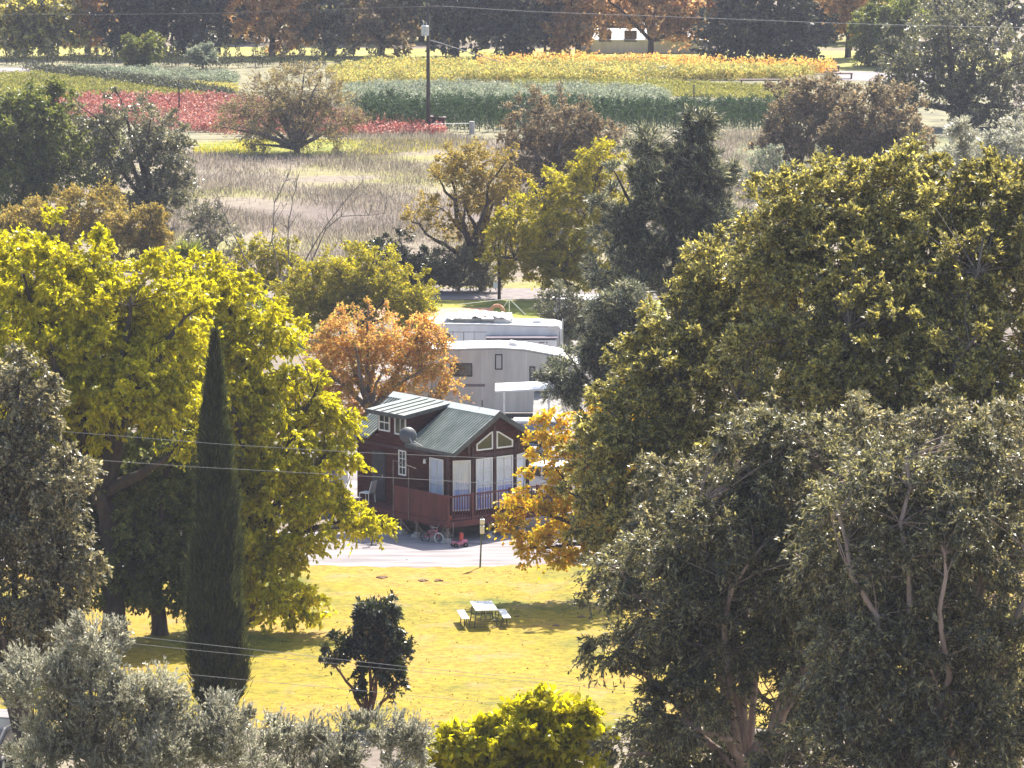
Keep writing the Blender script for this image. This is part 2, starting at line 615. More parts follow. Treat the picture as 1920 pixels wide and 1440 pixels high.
lawn = MB()
edge = [G(x, 1063 + 3 * math.sin(x * 0.01) + 1.2 * math.sin(x * 0.09) - max(0, x - 1180) * 0.35) for x in range(-300, 2300, 20)]
bot = [G(x, 1371 + 6 * math.sin(x * 0.013)) for x in range(-300, 2300, 20)]
K = 14
vv, ff = [], []
for j in range(K + 1):
    for a, b in zip(edge, bot):
        p = a.lerp(b, j / K)
        vv.append((p.x, p.y, hill(p.y) + 0.03))
nn = len(edge)
for j in range(K):
    for i in range(nn - 1):
        ff.append((j * nn + i, (j + 1) * nn + i, (j + 1) * nn + i + 1, j * nn + i + 1))
lawn.add(vv, ff)
tag(lawn.build("lawn", lawnm, smooth=True), kind='structure')

road = MB()
top = [G(x, 975 - max(0, x - 1180) * 0.4) for x in range(-300, 2300, 20)]
vv = [(a.x, a.y, 0.012) for a in top] + [(b.x, b.y, hill(b.y) + 0.012) for b in edge]
vv2 = [(p.x, p.y - 0.3, z) if i >= nn else (p.x, p.y, z) for i, (p, z) in enumerate([(Vector(q), q[2]) for q in vv])]
road.add(vv2, [(nn + i, nn + i + 1, i + 1, i) for i in range(nn - 1)])
tag(road.build("gravel_road", gravel), kind='structure')
sheet("trailer_yard", [(600, 976), (1120, 976), (1120, 640), (680, 640)], 0.006, surf_mat("yard_dirt", (0.17, 0.155, 0.15), (0.32, 0.30, 0.29), 0.6, 0.95, spec=0.1))
sheet("back_road", [(400, 562), (1500, 562), (1500, 541), (400, 541)], 0.012, asphalt)
sheet("grass_verge", [(780, 632), (1250, 632), (1250, 563), (780, 563)], 0.010, verge)
sheet("court", [(700, 600), (925, 600), (925, 578), (700, 578)], 0.02, court)
sheet("driveway", [(-200, 1392), (52, 1384), (40, 1335), (-200, 1330)], 0.045, gravel)
sheet("verge_behind", [(640, 540), (1000, 540), (1020, 556), (640, 558)], 0.011, verge)
sheet("tree_verge", [(365, 268), (520, 263), (800, 262), (860, 272), (700, 291), (560, 293), (375, 290)], 0.02, verge, wave=0.6)
sheet("tree_verge_pale", [(-100, 112), (820, 118), (1600, 132), (1900, 135), (1900, 97), (800, 92), (-100, 84)], 0.02, verge_pale)
sheet("nursery_ground", [(-200, 262), (1600, 262), (1900, 300), (1900, 133), (800, 119), (-200, 113)], 0.016, nursery)
sheet("oak_grass", [(1380, 255), (2100, 255), (2100, 420), (1420, 420)], 0.022, surf_mat("oak_grass", (0.10, 0.11, 0.06), (0.24, 0.23, 0.13), 0.3, 0.95, spec=0.1), wave=0.8)
sheet("vine_rows_ground", [(-100, 139), (60, 141), (250, 160), (430, 186), (-100, 186)], 0.03, vine)
sheet("turf_strip", [(980, 146), (1250, 152), (1480, 166), (1480, 186), (1250, 180), (960, 165)], 0.03, surf_mat("turf_yellow_green", (0.32, 0.31, 0.06), (0.46, 0.41, 0.08), 0.4, 0.9, spec=0.1))
sheet("pale_path", [(-60, 136), (70, 134), (40, 128), (-60, 128)], 0.034, gravel)
sheet("pale_yard", [(1540, 150), (1760, 156), (1760, 138), (1560, 134)], 0.034, gravel)
# dry weeds: uncountable
def blades(name, label, polys, n, h, w, mat, cat='grass', lean=0.25):
    pos = []
    for (x0, y0, x1, y1, k) in polys:
        m = int(n * k)
        px = rng.uniform(x0, x1, m)
        a, b = G(0, y0).y, G(0, y1).y
        yy = rng.uniform(min(a, b), max(a, b), m)
        xx = (px - 960) / F * yy
        pos.append(np.stack([xx, yy, np.zeros(m)], 1))
    pos = np.concatenate(pos)
    # patchiness
    k = np.sin(pos[:, 0] * 0.55 + 1.3 * np.sin(pos[:, 1] * 0.23)) + np.sin(pos[:, 1] * 0.31 + pos[:, 0] * 0.21) + rng.normal(size=len(pos)) * 0.7
    pos = pos[k > -0.35]
    k = k[k > -0.35]
    dr = norm(rng.normal(size=(len(pos), 3)) * lean + np.array([0, 0, 1]))
    hh = h * rng.uniform(0.4, 1.2, len(pos)) * (0.7 + 0.2 * np.clip(k, 0, 2))
    o = quads_obj(name, leaves(pos, dr, hh, w), mat)
    tag(o, label, cat, kind='stuff')


blades("dry_weeds", "grey mauve dry weeds covering the open field", [(300, 292, 1100, 500, 1.0), (620, 250, 1520, 294, .4), (1080, 294, 1560, 430, .5)], 60000, 0.55, 0.045, M['straw'])
blades("lawn_tufts", "short yellow green grass tufts over the lawn", [(-250, 1068, 1500, 1368, 1.0)], 70000, 0.07, 0.02, M['lawnblade'])
blades("meadow_grass", "short yellow green grass around the round tree", [(360, 262, 900, 292, 1.0)], 9000, 0.25, 0.05, M['ygreen'])

def litter(name, label, spots, n, mat, size):
    P = []
    for (px, py, r) in spots:
        g = G(px, py)
        a = rng.uniform(0, 6.283, n)
        q = rng.random(n) ** .6 * r
        x, y = g.x + q * np.cos(a), g.y + q * np.sin(a)
        P.append(np.stack([x, y, np.array([hill(v) for v in y]) + .045], 1))
    P = np.concatenate(P)
    d = norm(rng.normal(size=(len(P), 3)) * np.array([1, 1, .25]))
    tag(quads_obj(name, leaves(P, d, size * rng.uniform(.6, 1.3, len(P)), size * .6, flat=1.5), mat), label, 'leaves', kind='stuff')


litter("fallen_leaves", "fallen yellow and brown leaves scattered on the lawn", [(300, 1230, 9), (560, 1190, 7), (1080, 1110, 6), (700, 1330, 4), (900, 1150, 12), (1000, 1270, 8)], 330, M['amber'], .10)

# nursery stock as masses
def shrub_mass(name, label, poly, n, h, r, mat, per=26, ll=0.16, lw=0.09, cone=False, rows=True, cat='shrubs'):
    """poly: ground-pixel polygon"""
    P = [G(*p) for p in poly]
    xs = [p.x for p in P]
    ys = [p.y for p in P]
    out = []
    k = 0
    while len(out) < n and k < n * 30:
        k += 1
        x, y = random.uniform(min(xs), max(xs)), random.uniform(min(ys), max(ys))
        if rows:
            y = round(y / 1.6) * 1.6 + random.uniform(-.2, .2)
        ins = False
        j = len(P) - 1
        for i in range(len(P)):
            if (P[i].y > y) != (P[j].y > y) and x < (P[j].x - P[i].x) * (y - P[i].y) / (P[j].y - P[i].y) + P[i].x:
                ins = not ins
            j = i
        if math.sin(x * 0.35 + 1.7 * math.sin(y * .21)) + random.uniform(-.6, 1.2) < -.75:
            continue
        if ins:
            out.append((x, y, 0.02))
    c = np.array(out)
    ci = np.repeat(np.arange(len(c)), per)
    hh = (h * rng.uniform(0.6, 1.2, len(c)))[ci]
    t = rng.random(len(ci)) ** 0.8
    u = norm(rng.normal(size=(len(ci), 3)))
    rr = r * (1 - 0.85 * t if cone else np.sqrt(np.clip(1 - (t - 0.5) ** 2 * 3, 0.1, 1)))
    pos = c[ci] + np.stack([u[:, 0] * rr, u[:, 1] * rr, hh * t], 1)
    ld = norm(u + np.array([0, 0, 0.7]))
    o = quads_obj(name, leaves(pos, ld, ll * rng.uniform(.7, 1.3, len(ci)), lw), mat)
    tag(o, label, cat, kind='stuff')


shrub_mass("red_shrubs", "red leaved nursery shrubs planted in dense rows", [(60, 188), (430, 190), (500, 200), (820, 246), (830, 256), (430, 256), (60, 215)], 2600, 0.7, 0.35, M['red'], ll=.17, lw=.12)
shrub_mass("yellow_shrubs", "bright yellow autumn shrubs in long nursery rows", [(620, 141), (700, 128), (1100, 133), (1540, 142), (1460, 152), (1000, 154), (640, 160)], 2300, 0.9, 0.45, M['yellow'], per=30, ll=.2, lw=.14)
shrub_mass("orange_shrubs", "orange tinted nursery shrubs along the back row", [(900, 126), (1100, 124), (1560, 134), (1560, 141), (1100, 132), (900, 134)], 350, 1.1, 0.45, M['orange'], per=30, ll=.2, lw=.14)
shrub_mass("sage_shrubs", "silvery green nursery plants in beds behind the conifers", [(640, 182), (700, 172), (1100, 178), (1250, 186), (1250, 204), (640, 202)], 2600, 1.0, 0.4, M['sage'], per=28, ll=.17, lw=.1)
shrub_mass("silver_shrubs", "pale silvery nursery plants left of the round tree", [(110, 138), (260, 140), (440, 148), (440, 160), (300, 158), (150, 148)], 900, 0.7, 0.4, M['sage'], per=28, ll=.17, lw=.1)
shrub_mass("dark_row_shrubs", "dark low shrubs along the diagonal nursery path", [(40, 131), (120, 138), (300, 160), (440, 182), (420, 187), (250, 166), (60, 140)], 650, 0.7, 0.4, M['dusk'], per=30, ll=.17, lw=.1)
shrub_mass("gold_strip_shrubs", "short golden nursery row above the red shrubs", [(270, 160), (440, 164), (440, 178), (340, 172)], 420, 0.4, 0.4, M['yellow'], per=22)
shrub_mass("vine_shrubs", "low olive green plants covering the left nursery block", [(-60, 141), (60, 143), (250, 162), (430, 188), (-60, 188)], 2600, 0.4, 0.5, M['olive'], per=22, ll=.17, lw=.1)
shrub_mass("turf_shrubs", "low yellow green plants behind the dark conifers", [(980, 150), (1250, 156), (1500, 168), (1500, 190), (1250, 182), (960, 168)], 1800, 0.3, 0.5, M['olive'], per=18, ll=.17, lw=.1)

# young conifers: the 280 that show largest are individuals, the rest a mass
def conifer_mesh(h, r, seed):
    g = np.random.default_rng(seed)
    n = 150
    t = g.random(n) ** 0.8
    u = norm(g.normal(size=(n, 3)))
    rr = r * (1 - 0.9 * t)
    pos = np.stack([u[:, 0] * rr, u[:, 1] * rr, 0.1 + (h - .15) * t], 1)
    return leaves(pos, norm(u + np.array([0, 0, 1.2])), 0.2, 0.07)


conif = []
for k in range(4):
    root = thing("young_conifer", "dark green young conifer in the front nursery rows", "conifer", (0, 0, 0), 0, "young conifers in nursery rows")
    quads_obj("crown", conifer_mesh(1.35, 0.3, k), M['fir'], root)
    t = MB()
    t.tube([(0, 0, -.05), (0, 0, 1.2)], [.03, .012], 5)
    t.build("stem", bark('dark'), root)
    conif.append(root)
k = 0
for row, py in enumerate((247, 241, 236, 231, 226)):
    y0 = G(900, py).y
    x0, x1 = 690 - row * 2, 1470
    m = 56
    for i in range(m):
        px = x0 + (x1 - x0) * (i + 0.5 * (row % 2)) / m + random.uniform(-3, 3)
        o = conif[k] if k < 4 else copy_tree(conif[k % 4])
        o.location = ((px - 960) / F * y0, y0 + random.uniform(-.4, .4), 0)
        o.rotation_euler.z = random.uniform(0, 6.28)
        s = random.uniform(0.75, 1.2)
        o.scale = (s, s, s * random.uniform(.9, 1.15))
        k += 1
shrub_mass("conifer_block", "dark green young conifers massed behind the front rows", [(680, 224), (1480, 224), (1480, 214), (1000, 210), (680, 203)], 1000, 1.3, 0.3, M['fir'], per=60, ll=.2, lw=.07, cone=True, cat='conifers')

# columnar dark shrubs along the back of the nursery
col0 = thing("columnar_shrub", "slim dark columnar shrub in the long row behind the nursery beds", "shrub", (0, 0, 0), 0, "columnar shrubs behind the nursery beds")
quads_obj("crown", conifer_mesh(1.6, 0.38, 50), M['dusk'], col0)
t = MB(); t.tube([(0, 0, -.05), (0, 0, 1.2)], [.03, .012], 5); t.build("stem", bark('dark'), col0)
k = 0
for i in range(95):
    px = 5 + i * 8.3 + random.uniform(-3, 3)
    if random.random() < 0.18 or 225 < px < 300:
        continue
    py = 121 + px * 0.012 + random.uniform(-2, 2)
    p = G(px, py)
    o = col0 if k == 0 else copy_tree(col0)
    o.location = p
    s = random.uniform(.5, 1.25)
    o.scale = (s * 1.1, s * 1.1, s)
    o.rotation_euler.z = random.uniform(0, 6)
    k += 1

exec_trees = True
# ------------------------------------------------------------------ FAR TREES (bank beyond the nursery)
GF = "trees along the far edge of the nursery"
far = dict(dens=1.1, cr=1.1, twigs=12, per=7, ll=0.42, lw=0.26, shell=0.5, limbs=6, trunk_r=0.3, group=GF)
FT = [
    ("olive yellow tree at the far left end of the treeline", "tree", 30, 108, [(20, 40, 70, 60), (90, 60, 60, 50), (60, 10, 80, 40)], 'olive_gold'),
    ("rusty orange tree between the far left trees", "tree", 165, 104, [(165, 40, 35, 60), (150, 0, 50, 30)], 'rust'),
    ("dark evergreen behind the rounded willow at upper left", "tree", 250, 106, [(250, 50, 65, 65), (270, -20, 80, 60)], 'dusk'),
    ("dark dense evergreen right of the rounded willow", "tree", 375, 106, [(370, 45, 75, 62), (350, -20, 90, 60)], 'dusk'),
    ("rust brown sycamore with an orange right side", "tree", 510, 106, [(500, 30, 60, 65), (555, 45, 40, 55), (500, -20, 80, 50)], 'rust'),
    ("grey green tree right of the rust brown sycamore", "tree", 620, 105, [(620, 40, 50, 60), (600, -10, 60, 50)], 'greygreen'),
    ("brown shaded tree just left of the tall far pole", "tree", 715, 106, [(715, 35, 65, 65), (740, -20, 70, 50)], 'brown'),
    ("dark oak right behind the tall far pole", "tree", 855, 107, [(850, 50, 65, 55), (860, -10, 80, 60)], 'dusk'),
    ("dark spreading oak right of the tall far pole", "tree", 960, 107, [(960, 55, 65, 50), (980, 0, 70, 55)], 'dusk'),
    ("rusty sycamore left of the white far building", "tree", 1085, 106, [(1080, 30, 65, 45), (1080, -20, 80, 50), (1060, 75, 30, 25)], 'rust'),
    ("tall rusty sycamore with forked trunks before the white far building", "tree", 1220, 106, [(1220, 15, 75, 42), (1190, -20, 80, 50), (1280, 40, 35, 40)], 'rust'),
    ("broad blue dark evergreen at the right end of the yellow shrubs", "tree", 1440, 112, [(1370, 60, 65, 55), (1440, 40, 70, 70), (1500, 65, 60, 50), (1430, -20, 110, 60)], 'dusk'),
    ("reddish autumn tree behind the bright pepper tree", "tree", 1590, 108, [(1600, 15, 60, 50), (1580, -20, 60, 40)], 'rust'),
]
for lab, cat, px, bpy_, blobs, mat in FT:
    tree("far_tree", lab, cat, px, 450, blobs, M[mat], 'dark', base_py=bpy_, **far)
far2 = dict(far); far2['group'] = "second row of trees beyond the far treeline"; far2['dens'] = 1.0
for i, (px, mt, lab) in enumerate([(80, 'dusk', 'dark tree behind the olive yellow far left tree'), (210, 'rust', 'rust tree peeking between dark evergreens at upper left'),
                                   (440, 'dusk', 'dark tree filling the gap left of the rust brown sycamore'),
                                   (670, 'brown', 'brown tree behind the gap left of the far pole'), (790, 'amber', 'orange tree directly behind the top of the far pole'),
                                   (1020, 'dusk', 'dark tree behind the spreading oak and thin far pole'), (1150, 'rust', 'rust tree behind the forked sycamores'),
                                   (1330, 'rust', 'rust tree left behind the broad blue dark evergreen'), (1530, 'dusk', 'dark tree behind the reddish autumn tree'),
                                   (1680, 'ygreen', 'yellow green tree behind the big oak at upper right'), (1840, 'dusk', 'dark tree behind the crown of the big oak at upper right')]):
    tree("far_tree", lab, "tree", px, 480, [(px, 40, 75, 50), (px + 10, -20, 90, 60)], M[mt], 'dark', base_py=78, **far2)

tree("willow", "rounded light green willow bush before the dark far trees", "tree", 272, 430, [(272, 92, 37, 28), (255, 105, 22, 18)], M['green'], base_py=124, dens=1.6, cr=.6, twigs=14, per=8, ll=.25, lw=.13, trunk_r=.15, group=None)
tree("grey_bush", "grey green feathery bush right of the rounded willow", "bush", 380, 430, [(380, 106, 24, 22)], M['sage'], base_py=130, dens=1.6, cr=.5, twigs=14, per=8, ll=.22, lw=.1, trunk_r=.08, bias=(0, 0, .6))
tree("pepper_tree", "bright green drooping pepper tree left of the big oak", "tree", 1640, 440, [(1640, 55, 48, 48), (1665, 85, 50, 40), (1690, 30, 50, 45)], M['green'], base_py=124, dens=1.5, cr=.8, twigs=14, per=9, ll=.3, lw=.12, droop=.9, tdroop=.6, trunk_r=.25)
tree("oak_tree", "huge grey green oak with open spreading limbs at upper right", "tree", 1792, 395, [(1800, 60, 120, 70), (1700, 130, 60, 60), (1880, 150, 80, 80), (1780, 140, 90, 70), (1690, 170, 40, 40), (1850, 230, 90, 40)], M['greygreen'], 'dark', base_py=238,
     dens=1.0, cr=1.0, twigs=12, per=9, ll=.26, lw=.14, trunk_r=.5, fork=.35, limbs=12, shell=.55, outw=.6)
# round leafless tree
tree("round_bare_tree", "round leafless tree with pale yellow twig tips in the dry field", "tree", 558, 365, [(550, 205, 138, 75), (470, 225, 60, 50), (630, 225, 55, 50), (550, 180, 100, 55)], M['mauve'], 'grey', base_py=287,
     dens=1.5, cr=1.0, twigs=16, per=5, ll=.16, lw=.07, trunk_r=.26, fork=.1, limbs=18, shell=.6, outw=1.0, tw_r=.035, wob=.15)

# middle ground left
tree("dense_green_tree", "dense olive green tree at the left edge behind the field corner", "tree", 60, 320, [(60, 250, 110, 90), (140, 300, 90, 80), (20, 330, 90, 80), (60, 190, 70, 45), (-40, 260, 60, 90)], M['green'], 'dark', base_py=420,
     dens=1.25, cr=.8, twigs=13, per=9, ll=.24, lw=.11, droop=.6, tdroop=.4, trunk_r=.35)
tree("grey_oak", "grey green oak with curved dark limbs beside the red nursery rows", "tree", 290, 318, [(260, 240, 75, 65), (320, 280, 60, 60), (230, 320, 60, 60), (310, 350, 65, 55), (190, 230, 40, 50), (260, 380, 70, 40)], M['greygreen'], 'dark', base_py=428,
     dens=1.0, cr=.75, twigs=12, per=9, ll=.2, lw=.09, trunk_r=.3, fork=.25, limbs=12, shell=.55)
tree("brown_shrub_tree", "amber brown shrubby tree above the bright yellow tree at left", "tree", 110, 300, [(110, 410, 85, 55), (180, 400, 55, 50), (60, 440, 80, 50), (20, 450, 50, 40)], M['amber'], base_py=490, dens=1.2, cr=.6, twigs=13, per=9, ll=.17, lw=.08, trunk_r=.2, bias=(0, 0, .4))
tree("brown_shrub_tree", "smaller amber shrub just left of the fan palm", "tree", 280, 300, [(275, 425, 42, 40), (225, 445, 45, 45), (290, 460, 40, 35)], M['amber'], base_py=500, dens=1.2, cr=.5, twigs=13, per=9, ll=.17, lw=.08, trunk_r=.15, bias=(0, 0, .4))
tree("grey_brush", "grey twiggy brush between the oak and the dry field", "bush", 390, 305, [(390, 430, 45, 50), (430, 470, 40, 40), (370, 470, 40, 30)], M['greygreen'], base_py=505, dens=.9, cr=.5, twigs=13, per=6, ll=.14, lw=.06, trunk_r=.08, fork=.1, tw_r=.03)
tree("low_yellow_bush", "sparse yellow green bush below the leafless branches", "bush", 480, 290, [(470, 500, 50, 45), (540, 520, 50, 40), (510, 470, 45, 30), (440, 530, 40, 35)], M['ygreen'], base_py=560, dens=1.0, cr=.5, twigs=12, per=7, ll=.16, lw=.08, trunk_r=.1, fork=.2, tw_r=.02)
tree("lime_shrub_tree", "rounded yellow green tree behind the orange tree", "tree", 680, 265, [(670, 520, 95, 60), (620, 555, 85, 55), (740, 555, 75, 55), (570, 550, 50, 50), (780, 580, 45, 40), (600, 580, 70, 45)], M['ygreen'], 'dark', base_py=640,
     dens=1.35, cr=.55, twigs=14, per=9, ll=.15, lw=.07, trunk_r=.2, bias=(0, 0, .35))
tree("orange_tree", "orange pink autumn tree directly behind the cabin roof", "tree", 690, 228, [(690, 630, 80, 60), (650, 680, 75, 60), (760, 690, 70, 55), (700, 730, 70, 40), (620, 640, 45, 45), (830, 735, 40, 25), (780, 640, 45, 40), (610, 720, 40, 40), (600, 770, 40, 35), (655, 780, 45, 30), (820, 690, 34, 30), (805, 625, 40, 34), (835, 655, 20, 20)], M['orange'], 'grey', base_py=815,
     dens=1.15, cr=.5, twigs=13, per=7, ll=.11, lw=.07, trunk_r=.2, fork=.3, limbs=14, shell=.6, tw_r=.014)
tree("twisted_gold_tree", "golden tree with twisting dark limbs at the field edge", "tree", 905, 300, [(880, 320, 75, 50), (860, 300, 55, 35), (910, 370, 60, 50), (820, 400, 55, 42), (900, 430, 60, 50), (950, 330, 40, 50)], M['amber'], 'dark', base_py=545,
     dens=.85, cr=.6, twigs=12, per=8, ll=.15, lw=.08, trunk_r=.24, fork=.25, limbs=14, shell=.6, wob=.55)
tree("brown_grey_tree", "brown grey bushy tree between the twisted gold tree and conifer rows", "tree", 1030, 322, [(1030, 230, 90, 60), (1090, 280, 60, 60), (990, 290, 55, 65), (1040, 340, 80, 55), (1130, 270, 35, 40)], M['brown'], 'grey', base_py=430,
     dens=1.15, cr=.7, twigs=13, per=8, ll=.2, lw=.09, trunk_r=.25, tw_r=.025)
tree("lime_tree", "yellow green tree right of the twisted gold tree behind the trailers", "tree", 1045, 285, [(1130, 310, 60, 35), (1080, 370, 75, 55), (1000, 420, 70, 55), (1060, 460, 90, 55), (960, 450, 50, 50), (1140, 400, 50, 60), (1100, 500, 80, 40), (1010, 500, 70, 35)], M['ygreen'], 'dark', base_py=562,
     dens=1.15, cr=.6, twigs=13, per=9, ll=.17, lw=.085, trunk_r=.25)
tree("dark_hedge_bush", "dark green hedge bush left of the trailers near the back road", "bush", 760, 290, [(740, 480, 60, 40), (720, 520, 50, 30), (790, 510, 60, 38)], M['dark'], base_py=545, dens=1.3, cr=.5, twigs=13, per=9, ll=.16, lw=.07, trunk_r=.1)
tree("dark_hedge_bush", "dark reedy bush at the back road below the twisted gold tree", "bush", 860, 290, [(860, 500, 55, 42), (900, 520, 40, 30), (830, 530, 40, 20)], M['greygreen'], base_py=548, dens=1.3, cr=.5, twigs=13, per=9, ll=.2, lw=.05, trunk_r=.1, bias=(0, 0, .9))
tree("grey_small_tree", "small grey green tree at the right end of the back trailer", "tree", 1055, 252, [(1055, 570, 45, 42), (1050, 620, 42, 38), (1090, 600, 30, 40)], M['greygreen'], base_py=668, dens=1.2, cr=.45, twigs=13, per=8, ll=.13, lw=.06, trunk_r=.1)
tree("brown_oak", "brownish oak in the field right of the conifer rows", "tree", 1500, 340, [(1500, 210, 75, 60), (1540, 180, 55, 45), (1470, 270, 55, 50)], M['brown'], 'dark', base_py=345, dens=1.2, cr=.8, twigs=13, per=9, ll=.24, lw=.11, trunk_r=.3)
tree("brown_oak", "wide brown topped oak left of the far yucca", "tree", 1620, 335, [(1610, 230, 75, 75), (1660, 220, 60, 60), (1560, 270, 60, 60), (1690, 270, 60, 50), (1640, 300, 80, 40)], M['brown'], 'dark', base_py=352, dens=1.2, cr=.8, twigs=13, per=9, ll=.24, lw=.11, trunk_r=.3)
tree("grey_thicket", "grey green thicket below the big oak at the right edge", "bush", 1860, 350, [(1830, 290, 70, 45), (1900, 270, 60, 50), (1790, 330, 60, 40), (1900, 330, 70, 40)], M['silver'], base_py=385, dens=.9, cr=.6, twigs=13, per=8, ll=.2, lw=.08, trunk_r=.1)
tree("pale_bush", "pale dry bush in the field between the pine and brown oaks", "bush", 1450, 320, [(1440, 300, 30, 25), (1470, 330, 35, 30), (1420, 340, 25, 20)], M['sage'], base_py=372, dens=1.0, cr=.4, twigs=12, per=6, ll=.14, lw=.06, trunk_r=.06)

# bare branches
def bare_branches():
    base = G(500, 590)
    root = thing("leafless_tree", "tall leafless branches rising over the yellow green bush", "tree", base)
    mb = MB()
    d = base.y
    def pt(px, py, off=0):
        return W(px, py, d + off) - base
    for a in ([(505, 590), (480, 520), (450, 460), (430, 420), (405, 370)], [(500, 590), (525, 530), (510, 450), (515, 380), (545, 320)], [(510, 590), (540, 500), (540, 430), (550, 370), (562, 322)],
              [(520, 590), (560, 510), (600, 440), (640, 385), (680, 340)], [(495, 590), (450, 520), (400, 480), (370, 455)], [(540, 560), (580, 500), (610, 430), (640, 405), (720, 400)]):
        pts = [pt(x, y, random.uniform(-.6, .6)) for x, y in a]
        sm = []
        for i in range(len(pts) - 1):
            for k in range(3):
                sm.append(pts[i].lerp(pts[i + 1], k / 3) + Vector((random.uniform(-.06, .06),) * 3))
        sm.append(pts[-1])
        nn_ = len(sm)
        mb.tube(sm, [0.042 * (1 - i / nn_) + .012 for i in range(nn_)], 6, cap=False)
        for k in range(18):
            i = random.randint(2, nn_ - 1)
            e = sm[i] + Vector((random.uniform(-1, 1), random.uniform(-1, 1), random.uniform(0.1, 1.3))) * random.uniform(.4, 1.3)
            mb.tube([sm[i], sm[i].lerp(e, .5) + Vector((random.uniform(-.1, .1), 0, .05)), e], [.02, .013, .006], 4, cap=False)
    mb.build("trunk", bark('grey'), root, smooth=True)


bare_branches()

# pines
pine = dict(mat=M['pine'], barkk='dark', cr=.75, twigs=16, per=13, ll=.26, lw=.018 * 1.6, outw=.6, bias=(0, 0, .45), spread=.45, droop=.1, tdroop=.25, shell=.45, wob=.3)
def needles(o):
    return o
tree("pine_tree", "tall dark pine with pale lit needle rims above the right trees", "tree", 1290, 232, [(1315, 225, 28, 30), (1310, 262, 48, 36), (1290, 310, 66, 44), (1330, 330, 60, 60), (1200, 280, 30, 35), (1220, 350, 70, 50), (1280, 400, 90, 60), (1160, 400, 50, 40), (1180, 450, 60, 45), (1350, 400, 50, 50), (1270, 470, 110, 50), (1150, 510, 50, 30), (1230, 530, 90, 40), (1375, 450, 50, 40)],
     pine['mat'], 'dark', dens=.85, cr=.62, twigs=16, per=24, ll=.32, lw=.032, outw=.7, bias=(0, 0, .5), spread=.4, droop=.0, tdroop=.2, shell=.7, dome=.25, trunk_r=.32, fork=.5, limbs=22)
tree("pine_tree", "low pine branch mass right of the trailers", "tree", 1150, 214, [(1060, 700, 45, 40), (1080, 740, 30, 30), (1150, 600, 60, 40), (1120, 650, 40, 40), (1200, 640, 60, 60), (1150, 700, 60, 50), (1170, 560, 40, 30)],
     pine['mat'], 'dark', dens=1.2, cr=.5, twigs=16, per=20, ll=.26, lw=.026, outw=.5, bias=(0, 0, .3), spread=.5, droop=.2, tdroop=.45, shell=.5, trunk_r=.25, fork=.4, limbs=14)
tree("yucca_tree", "spiky topped slender yucca tree before the big oak", "tree", 1815, 240, [(1812, 245, 22, 16), (1810, 290, 24, 26), (1830, 340, 40, 40)], M['silver'], 'dark', dens=1.2, cr=.5, twigs=16, per=8, ll=.35, lw=.05, outw=.9, spread=.4, droop=0, tdroop=0, trunk_r=.12, fork=.8, limbs=4)

# big yellow tree (left): three stems of one species standing together
yl = dict(mat=M['lime'], barkk='dark', cr=.75, twigs=12, per=9, ll=.25, lw=.15, outw=.7, bias=(0, 0, .35), spread=.5, droop=.9, tdroop=.25, shell=.5, dens=1.25)
tree("yellow_tree", "great yellow green leafy tree left of the cypress with dark shaded base", "tree", 215, 186,
     [(110, 560, 150, 90), (250, 600, 130, 100), (40, 500, 70, 60), (95, 450, 26, 40), (135, 460, 26, 40), (195, 480, 35, 50), (20, 640, 130, 110), (180, 720, 150, 110),  (300, 520, 50, 45), (15, 450, 30, 35), (0, 780, 120, 120), (330, 620, 90, 80), (160, 560, 90, 60), (340, 780, 70, 70), (250, 720, 110, 80)],
     M['lime'], 'dark', trunk_r=.42, fork=.5, limbs=16, cr=.8, twigs=13, per=19, ll=.17, lw=.10, bias=(0, 0, .35), spread=.5, droop=.9, tdroop=.25, shell=.5, dens=1.15, base_py=1200, dome=.5, flat=0)
tree("shaded_lower_crown", "deep green lower crown of the great yellow tree, its shade put into the leaf colour", "tree", 300, 184,  # yellow tree's lower crown: greener leaves, its shade put into their colour
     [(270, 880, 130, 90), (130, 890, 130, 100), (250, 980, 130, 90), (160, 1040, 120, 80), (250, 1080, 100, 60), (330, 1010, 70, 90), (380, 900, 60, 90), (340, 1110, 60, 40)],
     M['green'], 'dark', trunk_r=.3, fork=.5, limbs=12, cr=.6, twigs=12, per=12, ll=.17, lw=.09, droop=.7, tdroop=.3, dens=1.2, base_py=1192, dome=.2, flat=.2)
tree("yellow_tree", "yellow green leafy tree reaching from behind the cypress towards the cabin", "tree", 470, 190,
     [(420, 580, 95, 80), (390, 520, 50, 35), (480, 650, 90, 80), (430, 720, 110, 100), (540, 760, 75, 70), (500, 850, 120, 90), (600, 800, 60, 40), (560, 900, 90, 60), (440, 960, 110, 80), (540, 1010, 100, 50), (620, 960, 80, 35), (490, 1080, 90, 60), (560, 1130, 70, 35), (380, 1090, 60, 50), (640, 870, 25, 34), (690, 990, 50, 10), (640, 785, 36, 14), (640, 835, 26, 20)],
     M['lime'], 'dark', trunk_r=.36, fork=.45, limbs=16, cr=.65, twigs=13, per=18, ll=.165, lw=.095, bias=(0, 0, .2), spread=.5, droop=.9, tdroop=.35, shell=.5, dens=1.1, base_py=1172, dome=.4, flat=0)

for px, mt, lab, bl in ((60, 'green', "shaded green tree behind the left half of the yellow tree", [(60, 620, 150, 110), (0, 760, 140, 120), (150, 760, 120, 110)]),
                        (380, 'green', "shaded green tree behind the cypress and yellow trees", [(330, 640, 120, 90), (430, 700, 110, 100), (500, 820, 90, 90), (300, 830, 120, 100), (420, 600, 80, 50)])):
    tree("shade_tree", lab, "tree", px, 214, bl, M[mt], 'dark', trunk_r=.3, cr=.8, twigs=12, per=9, ll=.22, lw=.12, dens=1.0)

